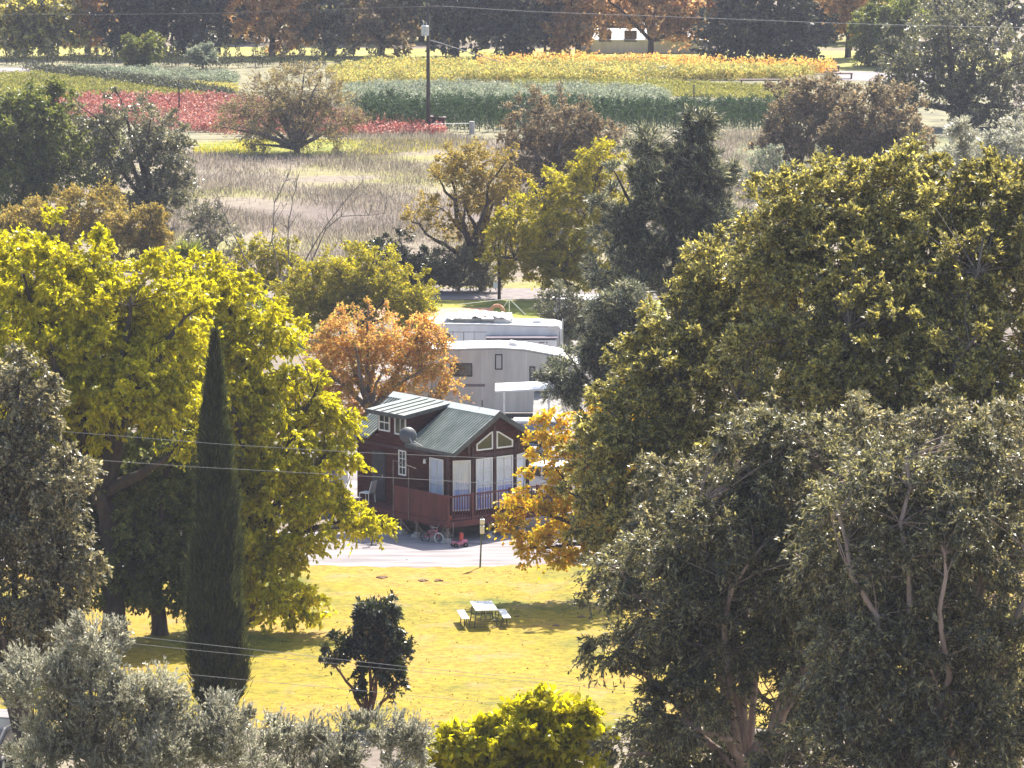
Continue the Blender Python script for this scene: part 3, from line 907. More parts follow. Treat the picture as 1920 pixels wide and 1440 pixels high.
# left grey tree
tree("ash_tree", "grey leaved glinting tree at the left edge before the yellow tree", "tree", 20, 152,
     [(40, 740, 60, 80), (30, 850, 90, 80), (110, 890, 75, 50), (60, 980, 110, 80), (130, 1060, 60, 50), (30, 1120, 110, 90), (-60, 900, 90, 200), (90, 1160, 60, 60)],
     M['ash'], 'dark', trunk_r=.2, cr=.5, twigs=13, per=15, ll=.14, lw=.07, bias=(0, 0, .1), spread=.7, droop=.6, tdroop=.4, dens=1.4)

# right foreground trees
tree("glossy_tree", "tall yellow tipped glossy tree filling the right background", "tree", 1660, 142,
     [(1540, 400, 130, 90), (1690, 370, 110, 80), (1840, 400, 130, 90), (1600, 520, 160, 120), (1790, 520, 160, 130), (1930, 480, 80, 140), (1450, 480, 80, 80), (1700, 640, 220, 110), (1540, 315, 18, 22), (1720, 300, 30, 25), (1880, 330, 60, 45), (1590, 760, 130, 110), (1760, 770, 130, 110), (1920, 740, 100, 130), (1460, 700, 100, 110)],
     M['olive_gold'], 'grey', trunk_r=.28, cr=.5, twigs=13, per=19, ll=.14, lw=.06, bias=(0, 0, .35), spread=.5, droop=.15, tdroop=.2, dens=1.3, limbs=18, fork=.6, dome=.6)
tree("glossy_tree", "gold tipped glossy tree sloping down the left side of the right grove", "tree", 1380, 146,
     [(1370, 520, 100, 80), (1300, 600, 100, 80), (1240, 690, 90, 80), (1180, 780, 90, 80), (1160, 880, 90, 90), (1300, 740, 140, 110), (1400, 640, 120, 100), (1200, 980, 110, 90), (1130, 830, 50, 60), (1340, 880, 130, 110), (1450, 560, 60, 90)],
     M['olive_gold'], 'grey', trunk_r=.25, cr=.48, twigs=13, per=18, ll=.13, lw=.055, bias=(0, 0, .3), spread=.6, droop=.3, tdroop=.25, dens=1.3, limbs=16, fork=.55, dome=.6)
tree("shaggy_tree", "dark shaggy grey green tree with pale forked trunks at right", "tree", 1410, 124,
     [(1330, 1010, 150, 110), (1500, 900, 130, 110), (1260, 1140, 140, 75), (1480, 1080, 130, 120), (1200, 1205, 90, 34), (1120, 1225, 50, 14), (1170, 1120, 50, 14), (1320, 1220, 110, 60), (1500, 1230, 70, 80), (1300, 1330, 110, 60), (1190, 1060, 70, 50), (1430, 830, 90, 60), (1420, 960, 160, 110, 1.5), (1250, 1400, 130, 60, 2)],
     M['shaggy'], 'pale', trunk_r=.17, cr=.55, twigs=14, per=22, ll=.13, lw=.04, bias=(0, 0, .1), spread=.5, droop=.5, tdroop=.45, dens=1.5, limbs=16, fork=.32, wob=.4, dome=.35)
tree("shaggy_tree", "dark shaggy tree filling the lower right corner", "tree", 1760, 120,
     [(1690, 890, 90, 60), (1860, 880, 90, 70), (1640, 1010, 150, 130), (1830, 1010, 150, 140), (1600, 1210, 110, 120), (1760, 1220, 140, 120), (1900, 1240, 100, 150), (1620, 1380, 120, 90), (1800, 1400, 150, 90), (1700, 930, 140, 90, 1.5), (1560, 1040, 80, 70, 1), (1500, 1420, 90, 60, 2)],
     M['shaggy'], 'pale', trunk_r=.18, cr=.6, twigs=14, per=22, ll=.13, lw=.042, bias=(0, 0, .1), spread=.5, droop=.5, tdroop=.45, dens=1.5, limbs=18, fork=.3, wob=.4, dome=.35)
tree("shaggy_tree", "shadowed shaggy tree between the two pale trunked ones", "tree", 1580, 133,
     [(1500, 880, 90, 60), (1620, 860, 90, 60), (1780, 850, 90, 60), (1400, 1150, 160, 120), (1560, 1150, 150, 150), (1700, 1100, 150, 150), (1850, 1150, 130, 150), (1350, 1380, 190, 80), (1650, 1380, 190, 90), (1880, 1400, 120, 90), (1560, 930, 200, 120), (1800, 900, 160, 120)],
     M['shaggy'], 'pale', trunk_r=.2, cr=.7, twigs=13, per=18, ll=.16, lw=.055, bias=(0, 0, .1), spread=.6, droop=.5, tdroop=.45, dens=1.2, limbs=14, fork=.3, wob=.4, dome=.5)

tree("mixed_tree", "greyish olive tree joining the glossy and the shaggy trees of the right grove", "tree", 1640, 130,
     [(1430, 790, 80, 60), (1620, 810, 90, 60), (1790, 800, 90, 60), (1910, 830, 70, 70), (1290, 900, 80, 60), (1470, 870, 70, 50), (1220, 1010, 70, 60), (1700, 900, 80, 60), (1880, 930, 70, 60), (1360, 1000, 60, 50), (1560, 980, 60, 50)],
     M['ash'], 'grey', trunk_r=.17, cr=.5, twigs=13, per=18, ll=.13, lw=.05, bias=(0, 0, .1), spread=.6, droop=.4, tdroop=.35, dens=.9, limbs=14, fork=.5, wob=.4, dome=.5, shell=.7)

# gold tree beside the road
tree("gold_tree", "golden orange leafed tree reaching from the right grove to the cabin", "tree", 1165, 196,
     [(1035, 815, 48, 40), (1060, 870, 55, 50), (1005, 940, 60, 28), (1030, 1000, 72, 34), (1065, 1045, 60, 20), (1100, 950, 70, 80), (990, 1035, 42, 14), (1120, 830, 65, 65), (965, 955, 30, 12), (1000, 795, 16, 16), (1165, 750, 60, 50), (1180, 850, 70, 80), (1150, 960, 60, 70), (945, 990, 14, 6), (985, 885, 14, 8)],
     M['gold'], 'dark', trunk_r=.18, cr=.42, twigs=10, per=7, ll=.14, lw=.10, spread=.6, droop=.4, tdroop=.3, dens=.85, base_py=1125, limbs=16, shell=.6, fork=.5)

# small dark tree on lawn
tree("small_dark_tree", "small dark glossy tree with reddish forked trunk on the lawn", "tree", 688, 169,
     [(705, 1175, 46, 42), (722, 1215, 44, 44), (645, 1212, 32, 16), (738, 1262, 20, 28), (700, 1265, 24, 20), (615, 1228, 12, 12), (705, 1140, 30, 16), (672, 1288, 8, 10)],
     M['dark'], 'red', trunk_r=.10, cr=.36, twigs=12, per=10, ll=.16, lw=.07, outw=.9, spread=.7, droop=.35, tdroop=.2, dens=1.5, base_py=1368, limbs=9, fork=.12, shell=.5)

# foreground bush
tree("yellow_bush", "bright yellow green leafy bush at the bottom centre", "bush", 980, 138,
     [(1000, 1370, 80, 50), (930, 1400, 70, 45), (1060, 1395, 80, 55), (860, 1420, 50, 30), (1025, 1325, 45, 26), (980, 1480, 160, 60), (838, 1385, 10, 22), (850, 1400, 48, 34), (905, 1372, 34, 24), (800, 1425, 34, 24), (960, 1345, 22, 24), (1080, 1345, 30, 26)],
     M['lime'], 'dark', trunk_r=.06, cr=.36, twigs=9, per=7, ll=.24, lw=.14, spread=.6, droop=.5, tdroop=.2, bias=(0, 0, .3), dens=1.1, fork=.2)
tree("olive_tree", "silvery feathery olive tree at lower left beneath the cypress", "tree", 170, 108,
     [(175, 1215, 60, 65), (110, 1280, 105, 60), (225, 1300, 110, 60), (325, 1345, 100, 50), (150, 1380, 140, 80), (425, 1370, 80, 45), (300, 1430, 190, 60), (80, 1440, 60, 70), (60, 1300, 60, 50)],
     M['silver'], 'grey', trunk_r=.1, cr=.5, twigs=24, per=24, ll=.085, lw=.024, bias=(0, 0, 1.1), outw=.5, spread=.35, droop=-.1, tdroop=0, dens=1.25, limbs=16, fork=.3, tw_r=.012, shell=.6)
tree("feathery_shrub", "low olive grey feathery shrub along the bottom edge left of centre", "bush", 620, 112,
     [(520, 1400, 90, 35), (640, 1400, 100, 35), (745, 1395, 65, 35), (600, 1450, 200, 50), (690, 1370, 40, 20), (560, 1375, 60, 20), (765, 1385, 30, 22)],
     M['silver'], 'grey', trunk_r=.04, cr=.45, twigs=24, per=22, ll=.09, lw=.026, bias=(0, 0, 1.3), outw=.4, spread=.3, droop=-.1, tdroop=0, dens=.8, fork=.1, tw_r=.01, shell=.6)


# cypress
def cypress():
    base = G(408, 1352)
    d = base.y
    s = d / F
    root = thing("cypress_tree", "tall narrow dark cypress standing on the left of the lawn", "tree", base)
    prof = [(1352, 10), (1338, 24), (1310, 44), (1270, 52), (1215, 54), (1150, 50), (1080, 46), (1000, 40), (920, 35), (860, 30), (800, 24), (750, 18), (700, 12), (660, 7), (625, 2)]
    pz = [(W(405, y, d) - base).z for y, r in prof]
    pr = [r * s for y, r in prof]
    mb = MB()
    sides = 28
    vs, fs = [], []
    nl = 60
    for i in range(nl):
        z = pz[0] + (pz[-1] - pz[0]) * i / (nl - 1)
        r0 = float(np.interp(z, pz, pr)) * 0.86
        for k in range(sides):
            a = 2 * math.pi * k / sides
            r = r0 * (1 + 0.10 * math.sin(3 * a + z * 1.1) + 0.07 * math.sin(7 * a - z * 2.3) + random.uniform(-.06, .06))
            vs.append((r * math.cos(a), r * math.sin(a), z))
    for i in range(nl - 1):
        for k in range(sides):
            fs.append((i * sides + k, i * sides + (k + 1) % sides, (i + 1) * sides + (k + 1) % sides, (i + 1) * sides + k))
    mb.add(vs, fs)
    inner = mb.build("inner_foliage", M['cypress'], root, smooth=True)
    n = 52000
    z = rng.uniform(pz[0], pz[-1], n)
    keep = rng.random(n) < np.interp(z, pz, pr) / max(pr) + .1
    z = z[keep]
    n = len(z)
    a = rng.uniform(0, 2 * math.pi, n)
    r0 = np.interp(z, pz, pr)
    r = r0 * (0.84 + 0.12 * np.sin(3 * a + z * 1.1) + 0.11 * np.sin(7 * a - z * 2.3) + 0.06 * np.sin(15 * a + z * 3.7) + rng.normal(size=n) * .07 + (rng.random(n) < .03) * rng.uniform(0, .22, n))
    pos = np.stack([r * np.cos(a), r * np.sin(a), z], 1)
    dr = norm(np.stack([np.cos(a) * .35, np.sin(a) * .35, np.full(n, 1.0)], 1) + rng.normal(size=(n, 3)) * .22)
    quads_obj("crown", leaves(pos, dr, rng.uniform(.14, .42, n), .035), M['cypress'], root)
    t = MB()
    t.tube([(0, 0, -.3), (0, 0, 1.2)], [.2, .15], 8)
    t.build("trunk", bark('dark'), root)


cypress()


# fan palm
def palm():
    base = Vector(((365 - 960) / F * 262, 262, 0))
    root = thing("fan_palm", "fan palm with bright backlit fronds behind the yellow tree", "palm", base)
    mb = MB()
    top = W(355, 500, 262) - base
    mb.tube([(0, 0, -.2), (0.05, 0, top.z * .5), top], [.2, .16, .17], 8)
    mb.build("trunk", bark('grey'), root, smooth=True)
    P, D, Ln = [], [], []
    for k in range(26):
        a = random.uniform(0, 6.28)
        el = random.uniform(.1, 1.4)
        d = Vector((math.cos(a) * math.cos(el), math.sin(a) * math.cos(el), math.sin(el)))
        c = top + d * random.uniform(.5, .8)
        s1 = d.cross(Vector((0, 0, 1))).normalized()
        for j in range(26):
            t = (j - 12.5) / 12.5 * 1.25
            P.append(tuple(c))
            D.append(tuple((d * math.cos(t) + s1 * math.sin(t) + Vector((0, 0, random.uniform(-.15, .1)))).normalized()))
            Ln.append(random.uniform(.6, .95))
    q = leaves(np.array(P), np.array(D), np.array(Ln), .07)
    quads_obj("crown", q, M['green'], root)


palm()

# ------------------------------------------------------------------ wood, paint, glass
def siding_mat(name, c1, c2, pitch=0.17):
    m, nt = new_mat(name)
    co = objco(nt)
    sep = N(nt, "ShaderNodeSeparateXYZ")
    L(nt, co, sep.inputs[0])
    mod = N(nt, "ShaderNodeMath", operation='MODULO')
    dv = N(nt, "ShaderNodeMath", operation='DIVIDE')
    L(nt, sep.outputs[2], dv.inputs[0])
    dv.inputs[1].default_value = pitch
    L(nt, dv.outputs[0], mod.inputs[0])
    mod.inputs[1].default_value = 1.0
    nz = noise(nt, 2.0, 5, 0.7, objco(nt, (1, 1, 5)))
    c = ramp(nt, nz, [(0.35, c1), (0.7, c2)])
    p = N(nt, "ShaderNodeBsdfPrincipled")
    p.inputs['Roughness'].default_value = 0.75
    p.inputs['Specular IOR Level'].default_value = 0.25
    L(nt, c, p.inputs['Base Color'])
    b = N(nt, "ShaderNodeBump")
    b.inputs['Strength'].default_value = 1.0
    b.inputs['Distance'].default_value = 0.03
    L(nt, mod.outputs[0], b.inputs['Height'])
    L(nt, b.outputs[0], p.inputs['Normal'])
    o = N(nt, "ShaderNodeOutputMaterial")
    L(nt, p.outputs[0], o.inputs[0])
    return m


wall_m = siding_mat("siding_red_brown", (0.034, 0.011, 0.009), (0.088, 0.025, 0.018))
trim_m = surf_mat("trim_dark", (0.05, 0.028, 0.028), (0.085, 0.04, 0.038), 4, .7)
fascia_m = surf_mat("fascia_grey", (0.06, 0.065, 0.065), (0.10, 0.105, 0.10), 3, .6)
white_m = surf_mat("white_paint", (0.70, 0.69, 0.66), (0.80, 0.79, 0.76), 3, .5)
roof_m = surf_mat("roof_metal_green", (0.14, 0.165, 0.14), (0.26, 0.28, 0.245), 1.6, .45, metal=0.0, spec=.8, stretch=(1, 1, .4))
redwood_m = surf_mat("deck_red", (0.075, 0.02, 0.017), (0.14, 0.036, 0.028), 2.5, .7, stretch=(1, 1, .3))
post_m = surf_mat("weathered_wood", (0.15, 0.12, 0.10), (0.25, 0.20, 0.17), 4, .85)
conc_m = surf_mat("concrete", (0.32, 0.30, 0.28), (0.45, 0.42, 0.40), 4, .9)
curtain_m = surf_mat("curtain_white", (0.66, 0.70, 0.88), (0.82, 0.84, 0.94), 5, .9, stretch=(6, 6, .3))
curtain_blue_m = surf_mat("curtain_blue", (0.24, 0.30, 0.72), (0.50, 0.56, 0.90), 4, .9, stretch=(6, 6, .3))
glass_m = surf_mat("window_glass", (0.035, 0.04, 0.04), (0.05, 0.055, 0.05), 2, .08, spec=.8)
black_m = surf_mat("rubber_black", (0.02, 0.02, 0.02), (0.035, 0.035, 0.035), 5, .6)
metal_m = surf_mat("steel_dark", (0.06, 0.06, 0.06), (0.10, 0.10, 0.10), 5, .45, metal=.6)
galv_m = surf_mat("steel_galvanised", (0.40, 0.41, 0.42), (0.55, 0.56, 0.57), 5, .4, metal=.5)
dish_m = surf_mat("dish_grey", (0.07, 0.075, 0.08), (0.10, 0.105, 0.11), 3, .5)


def glass_mat():
    m, nt = new_mat("clear_pane")
    g = N(nt, "ShaderNodeBsdfGlossy")
    g.inputs['Roughness'].default_value = 0.04
    t = N(nt, "ShaderNodeBsdfTransparent")
    t.inputs[0].default_value = (0.97, 0.98, 0.98, 1)
    mx = N(nt, "ShaderNodeMixShader")
    mx.inputs[0].default_value = 0.07
    L(nt, t.outputs[0], mx.inputs[1])
    L(nt, g.outputs[0], mx.inputs[2])
    o = N(nt, "ShaderNodeOutputMaterial")
    L(nt, mx.outputs[0], o.inputs[0])
    return m


pane_m = glass_mat()

# ------------------------------------------------------------------ CABIN
UX, UY = 0.783, 0.622
cy = 206.1
corner = Vector(((838 - 960) / F * cy, cy, 0))
cab = thing("cabin", "dark red brown cabin with green metal roof and raised wooden deck", "cabin", corner, math.atan2(UY, UX))
WD, LN = 4.05, 6.0
FZ, EZ = 0.85, 3.67
RX, RZ = 2.02, 4.90
slope = (RZ - EZ) / RX
ft = MB()
ft.box(0.15, WD - .15, 0.15, LN - .1, 0, FZ)
ft.build("foundation", surf_mat("foundation_dark", (0.05, 0.045, 0.045), (0.09, 0.08, 0.075), 2, .9), cab)
wl = MB()
bay = [(0, 0), (0.12, 0), (0.95, -.38), (3.10, -.38), (3.93, 0), (WD, 0), (WD, LN), (0, LN)]
wl.prism([(x, y, FZ) for x, y in bay], (0, 0, EZ - .12 - FZ))
# gable walls
gy = -.38
wl.prism([(0.05, gy, EZ - .118), (WD - .05, gy, EZ - .118), (WD - .05, gy, EZ - .03), (RX, gy, RZ - .08), (0.05, gy, EZ - .03)], (0, .12, 0))
wl.prism([(0.02, LN - .12, EZ - .118), (WD - .02, LN - .12, EZ - .118), (WD - .02, LN - .12, EZ - .03), (RX, LN - .12, RZ - .08), (0.02, LN - .12, EZ - .03)], (0, .12, 0))
# soffit of the gable overhang
wl.box(0.05, WD - .05, gy + .12, 0.3, EZ - .118, EZ - .08)
# dormer front wall and cheeks
DY0, DY1 = 2.45, 4.75
DE = 4.62
wl.box(0.003, .12, DY0 + .15, DY1 - .15, EZ - .118, DE - .02)
for y in (DY0 + .15, DY1 - .25):
    wl.prism([(.12, y, EZ - .1), (RX - .1, y, RZ - .1), (.12, y, DE - .03)], (0, .1, 0))
walls = wl.build("wall", wall_m, cab)
tm = MB()
for x, y in ((0, 0), (0.95, -.38), (3.10, -.38), (WD, 0)):
    tm.box(x - .05, x + .05, y - .055, y + .045, FZ, EZ - .12)
tm.box(0.98, 3.08, -.41, -.382, 3.10, 3.28)
tm.box(2.00, 2.10, -.415, -.384, FZ, 4.3)
tm.box(-.03, -.002, 0.05, LN, 3.12, 3.24)
tm.box(0.70, 0.82, -.41, -.382, 3.28, 4.05)
tm.box(3.22, 3.34, -.41, -.382, 3.28, 4.05)
tm.build("trim", trim_m, cab)


def roof_slab(mb, x0, z0, x1, z1, y0, y1, th=.07, rib=.16, courses=True):
    """metal roof plane from eave (x0,z0) to ridge (x1,z1) with raised ribs running down the slope"""
    mb.prism([(x0, y0, z0), (x1, y0, z1), (x1, y0, z1 - th), (x0, y0, z0 - th)], (0, y1 - y0, 0))
    n = int((y1 - y0) / rib)
    for i in range(1, n):
        y = y0 + (y1 - y0) * i / n
        mb.prism([(x0, y - .025, z0 + .002), (x1, y - .025, z1 + .002), (x1, y - .025, z1 + .045), (x0, y - .025, z0 + .045)], (0, .05, 0))
    if not courses:
        return
    # stepped tile courses
    ln = math.hypot(x1 - x0, z1 - z0)
    k = int(ln / .3)
    for j in range(1, k):
        t = j / k
        x, z = x0 + (x1 - x0) * t, z0 + (z1 - z0) * t
        dx, dz = (x1 - x0) / ln * .05, (z1 - z0) / ln * .05
        mb.prism([(x, y0, z + .001), (x + dx, y0, z + dz + .001), (x, y0, z + .016)], (0, y1 - y0, 0))


rf = MB()
RY0, RY1 = -.78, LN + .2
EX = .32
roof_slab(rf, -EX, RZ - slope * (RX + EX), RX, RZ, RY0, DY0 - .1)
roof_slab(rf, -EX, RZ - slope * (RX + EX), RX, RZ, DY1 + .1, RY1)
roof_slab(rf, WD + EX, RZ - slope * (RX + EX), RX, RZ, RY0, RY1)
# strip of main roof above dormer is replaced by the dormer roof
roof_slab(rf, -.38, DE, RX, RZ + .02, DY0 - .1, DY1 + .1, rib=.42, courses=False)
roof = rf.build("roof", roof_m, cab)
rc = MB()
rc.prism([(RX - .28, RY0 - .02, RZ - .28 * slope + .035), (RX, RY0 - .02, RZ + .045), (RX + .28, RY0 - .02, RZ - .28 * slope + .035), (RX + .28, RY0 - .02, RZ - .28 * slope + .055), (RX, RY0 - .02, RZ + .07), (RX - .28, RY0 - .02, RZ - .28 * slope + .055)], (0, RY1 - RY0 + .04, 0))
rcap = rc.build("ridge_cap", surf_mat("ridge_metal", (0.42, 0.45, 0.42), (0.52, 0.55, 0.52), 2, .35, spec=.6), roof)
fa = MB()
for sgn, xe in ((1, -EX), (-1, WD + EX)):
    ze = RZ - slope * (RX + EX)
    for y in (RY0 - .035, RY1):
        fa.prism([(xe, y, ze + .02), (RX, y, RZ + .02), (RX, y, RZ - .2), (xe, y, ze - .2)], (0, .033, 0))
    fa.box(xe - .03 if sgn > 0 else xe, xe if sgn > 0 else xe + .03, RY0, DY0 - .1 if sgn > 0 else RY1, ze - .14, ze + .0)
fa.box(-.41, -.382, DY0 - .12, DY1 + .12, DE - .16, DE + .01)
fa.prism([(-.38, DY0 - .13, DE + .01), (RX, DY0 - .13, RZ + .03), (RX, DY0 - .13, RZ - .1), (-.38, DY0 - .13, DE - .16)], (0, .028, 0))
fa.build("fascia", fascia_m, roof)
vt = MB()
vt.tube([(RX + .15, 0.55, RZ - .1), (RX + .15, 0.55, RZ + .35)], .03, 8)
vt.build("vent_pipe", metal_m, roof)


def window_part(parent, o, ux, w, z0, z1, cols=2, rows=2, curtain=None, curtain2=None, poly=None, fw=.055, name="window"):
    """o: lower-left corner on the wall (x,y); ux: unit vector along the wall; outward normal is -perp"""
    ux = Vector((ux[0], ux[1], 0)).normalized()
    nx = Vector((ux.y, -ux.x, 0))
    o = Vector((o[0], o[1], 0))
    def P(a, z, dn):
        return o + ux * a + nx * dn + Vector((0, 0, z))
    mb = MB()
    def slab(mb, pl, d0, d1):
        mb.prism([P(a, z, d0) for a, z in pl], nx * (d1 - d0))
    if poly is None:
        outer = [(0, z0), (w, z0), (w, z1), (0, z1)]
    else:
        outer = poly
    c = (sum(a for a, z in outer) / len(outer), sum(z for a, z in outer) / len(outer))
    # frame as bars along each edge
    n = len(outer)
    ins = []
    for i in range(n):
        p0, p1, p2 = Vector(outer[i - 1]), Vector(outer[i]), Vector(outer[(i + 1) % n])
        e1, e2 = (p1 - p0).normalized(), (p2 - p1).normalized()
        n1, n2 = Vector((-e1.y, e1.x)), Vector((-e2.y, e2.x))
        b = (n1 + n2)
        b = b / (1 + n1.dot(n2))
        ins.append(tuple(p1 + b * fw))
    for i in range(n):
        j = (i + 1) % n
        slab(mb, [outer[i], outer[j], ins[j], ins[i]], .004, .05)
    if poly is None:
        for k in range(1, cols):
            a = w * k / cols
            slab(mb, [(a - .014, z0 + fw), (a + .014, z0 + fw), (a + .014, z1 - fw), (a - .014, z1 - fw)], .022, .04)
        for k in range(1, rows):
            z = z0 + (z1 - z0) * k / rows
            hh = .022 if k == rows // 2 else .012
            slab(mb, [(fw, z - hh), (w - fw, z - hh), (w - fw, z + hh), (fw, z + hh)], .024, .046)
    fr = mb.build(name, white_m, parent)
    g = MB()
    slab(g, ins, .012, .018)
    g.build("pane", pane_m if curtain else glass_m, fr)
    if curtain:
        cm = MB()
        zb = z0 + (z1 - z0) * .42
        def wavy(mbb, za, zb_, m0):
            k = 22
            pts = [(fw * .9 + (w - fw * 1.8) * i / k) for i in range(k + 1)]
            v = []
            for zz in (za, zb_):
                for i, a in enumerate(pts):
                    v.append(P(a, zz, m0 + .003 * math.sin(i * 1.9)))
            mbb.add(v, [(i, i + 1, k + 2 + i, k + 1 + i) for i in range(k)])
        wavy(cm, z0 + fw, z1 - fw, .006)
        cm.build("curtain", curtain, fr)
        if curtain2:
            c2 = MB()
            wavy(c2, z0 + fw, zb, .0095)
            c2.build("curtain", curtain2, fr)
    return fr


# side wall faces -x: along-wall direction is -y so that the outward normal is -x
SD = (0, -1)
window_part(cab, (0, 1.14), SD, .90, 1.05, 3.06, 2, 2, curtain_m, None)
window_part(cab, (0, 3.18), SD, .50, 2.1, 3.12, 2, 3)
window_part(cab, (0.003, 4.50), SD, .74, 3.76, 4.48, 2, 2)
window_part(cab, (0.003, 3.44), SD, .74, 3.72, 4.44, 2, 1)
a1 = Vector((.95 - .12, -.38, 0))
u1 = a1.normalized()
window_part(cab, (.12 + u1.x * .10, u1.y * .10), (u1.x, u1.y), .74, 1.0, 3.04, 1, 1, curtain_m, curtain_blue_m)
window_part(cab, (1.10, -.38), (1, 0), .84, 1.0, 3.06, 2, 4, curtain_m, curtain_blue_m)
window_part(cab, (2.14, -.38), (1, 0), .84, 1.0, 3.06, 2, 4, curtain_m, curtain_blue_m)
window_part(cab, (3.10 + u1.x * .10, -.38 - u1.y * .10), (u1.x, -u1.y), .74, 1.0, 3.04, 1, 1, curtain_m, None)
window_part(cab, (1.12, -.38), (1, 0), 0, 0, 0, poly=[(0, 3.38), (.84, 3.38), (.84, 4.10), (.70, 4.06), (0, 3.66)], fw=.06)
window_part(cab, (2.14, -.38), (1, 0), 0, 0, 0, poly=[(0, 3.38), (.84, 3.38), (.84, 3.66), (.14, 4.06), (0, 4.10)], fw=.06)
dr = MB()
dr.box(-.04, -.003, 4.1, 4.95, FZ, 2.9)
dd = dr.build("door", surf_mat("door_dark", (0.03, 0.03, 0.035), (0.06, 0.055, 0.06), 3, .5), cab)
dh = MB()
dh.bar((-.08, 4.2, 1.85), (-.08, 4.2, 1.98), .02)
dh.bar((-.08, 4.2, 1.9), (-.04, 4.2, 1.9), .012)
dh.build("handle", galv_m, dd)
# lamp by the window
lm = MB()
lm.tube([(-.03, 1.32, 2.95), (-.14, 1.32, 2.95), (-.14, 1.32, 2.8)], [.02, .05, .07], 8)
lm.build("wall_lamp", white_m, cab)

# satellite dish: part of the cabin roof
ds = MB()
vs, fs = [], []
NR, NS = 6, 24
for i in range(NR + 1):
    r = .35 * i / NR
    for k in range(NS):
        a = 2 * math.pi * k / NS
        vs.append((r * math.cos(a), .12 * (r / .35) ** 2, r * math.sin(a) * .92))
for i in range(NR):
    for k in range(NS):
        fs.append((i * NS + k, i * NS + (k + 1) % NS, (i + 1) * NS + (k + 1) % NS, (i + 1) * NS + k))
ds.add(vs, fs)
dish = ds.build("satellite_dish", dish_m, cab, smooth=True)
sm = dish.modifiers.new("thick", 'SOLIDIFY'); sm.thickness = .02
dish.location = (-.62, 1.75, 3.95)
dish.rotation_euler = (R(-20), 0, R(-25))
dm = MB()
dm.tube([(-.3, 1.35, 3.55), (-.55, 1.6, 3.6), (-.6, 1.75, 3.9)], .025, 6)
dm.bar((-.05, 1.9, 3.70), (-.6, 1.75, 3.9), .02)
dm.bar((-.25, 1.2, 3.45), (-.66, 1.35, 3.75), .02)
dm.build("dish_mount", galv_m, dish).matrix_parent_inverse = dish.matrix_basis.inverted()

# deck
dk = MB()
DX0, DX1, DYF = -1.12, 4.9, -1.42
DYB = 2.05
for i in range(10):
    y = DYF + .02 + i * .14
    dk.box(DX0, DX1, y, y + .125, FZ - .05, FZ)
for i in range(8):
    x = DX0 + i * .14
    dk.box(x, x + .125, DYF + 1.425, LN - .3, FZ - .052, FZ - .002)
dk.box(DX0, DX1, DYF - .03, DYF + .012, FZ - .22, FZ + .02)
dk.box(DX0 - .03, DX0 + .0, DYF - .028, LN - .3, FZ - .22, FZ + .018)
deck = dk.build("deck", redwood_m, cab)
pn = MB()
for i in range(int((DYB - DYF) / .15)):
    y = DYF + .06 + i * .15
    pn.box(DX0 - .02, DX0 + .005, y, y + .146, FZ + .04, FZ + 1.02)
pn.box(DX0 - .05, DX0 + .04, DYF, DYB, FZ + 1.02, FZ + 1.07)
pn.build("railing_panel", redwood_m, deck)
bl = MB()
for i in range(46):
    x = DX0 + .1 + i * .13
    if x < DX1:
        bl.box(x, x + .03, DYF + .01, DYF + .04, FZ + .05, FZ + .98)
bl.box(DX0, DX1, DYF, DYF + .05, FZ + .98, FZ + 1.04)
bl.box(DX0, DX1, DYF + .005, DYF + .045, FZ + .08, FZ + .12)
for x in (DX0, .1, 2.0, 3.4, DX1 - .09):
    bl.box(x - .001, x + .09, DYF - .02, DYF + .07, FZ, FZ + 1.1)
bl.build("railing", surf_mat("railing_wood", (0.09, 0.028, 0.026), (0.15, 0.045, 0.04), 3, .7), deck)
for x, y in [(DX0 + .05, DYF + .06), (1.0, DYF + .06), (2.7, DYF + .06), (4.7, DYF + .06), (DX0 + .05, -.4), (DX0 + .05, .6), (DX0 + .05, 1.6), (DX0 + .05, 2.6), (-.1, -.05), (1.6, -.5), (DX0 + .05, 4.6)]:
    p = MB()
    p.box(x - .05, x + .05, y - .05, y + .05, .22, FZ - .055)
    pp = p.build("deck_post", post_m, deck)
    q = MB()
    q.prism([(x - .17, y - .17, 0), (x + .17, y - .17, 0), (x + .17, y + .17, 0), (x - .17, y + .17, 0)], (0, 0, .12))
    q.prism([(x - .1, y - .1, .12), (x + .1, y - .1, .12), (x + .1, y + .1, .12), (x - .1, y + .1, .12)], (0, 0, .1))
    q.build("footing", conc_m, pp)
br = MB()
for y in (-.9, .1, 1.1):
    br.bar((DX0 + .05, y, .2), (DX0 + .05, y + .9, FZ - .1), .03, 5)
for y in (2.0, 2.4):
    br.bar((DX0 - .06, y - 3.0, .3), (DX0 - .06, y - 3.4, FZ - .1), .025, 5)
br.build("brace", post_m, deck)
# thin posts with cross bar on the deck
lf = MB()
lf.bar((DX0 - .04, DYB, FZ - .2), (DX0 - .04, DYB, 2.95), .022)
lf.bar((DX0 - .04, DYB - 1.0, FZ - .2), (DX0 - .04, DYB - 1.0, 2.72), .018)
lf.bar((DX0 - .04, DYB, 2.93), (DX0 - .04, DYB - 1.5, 2.78), .015)
lf.build("line_frame", post_m, deck)
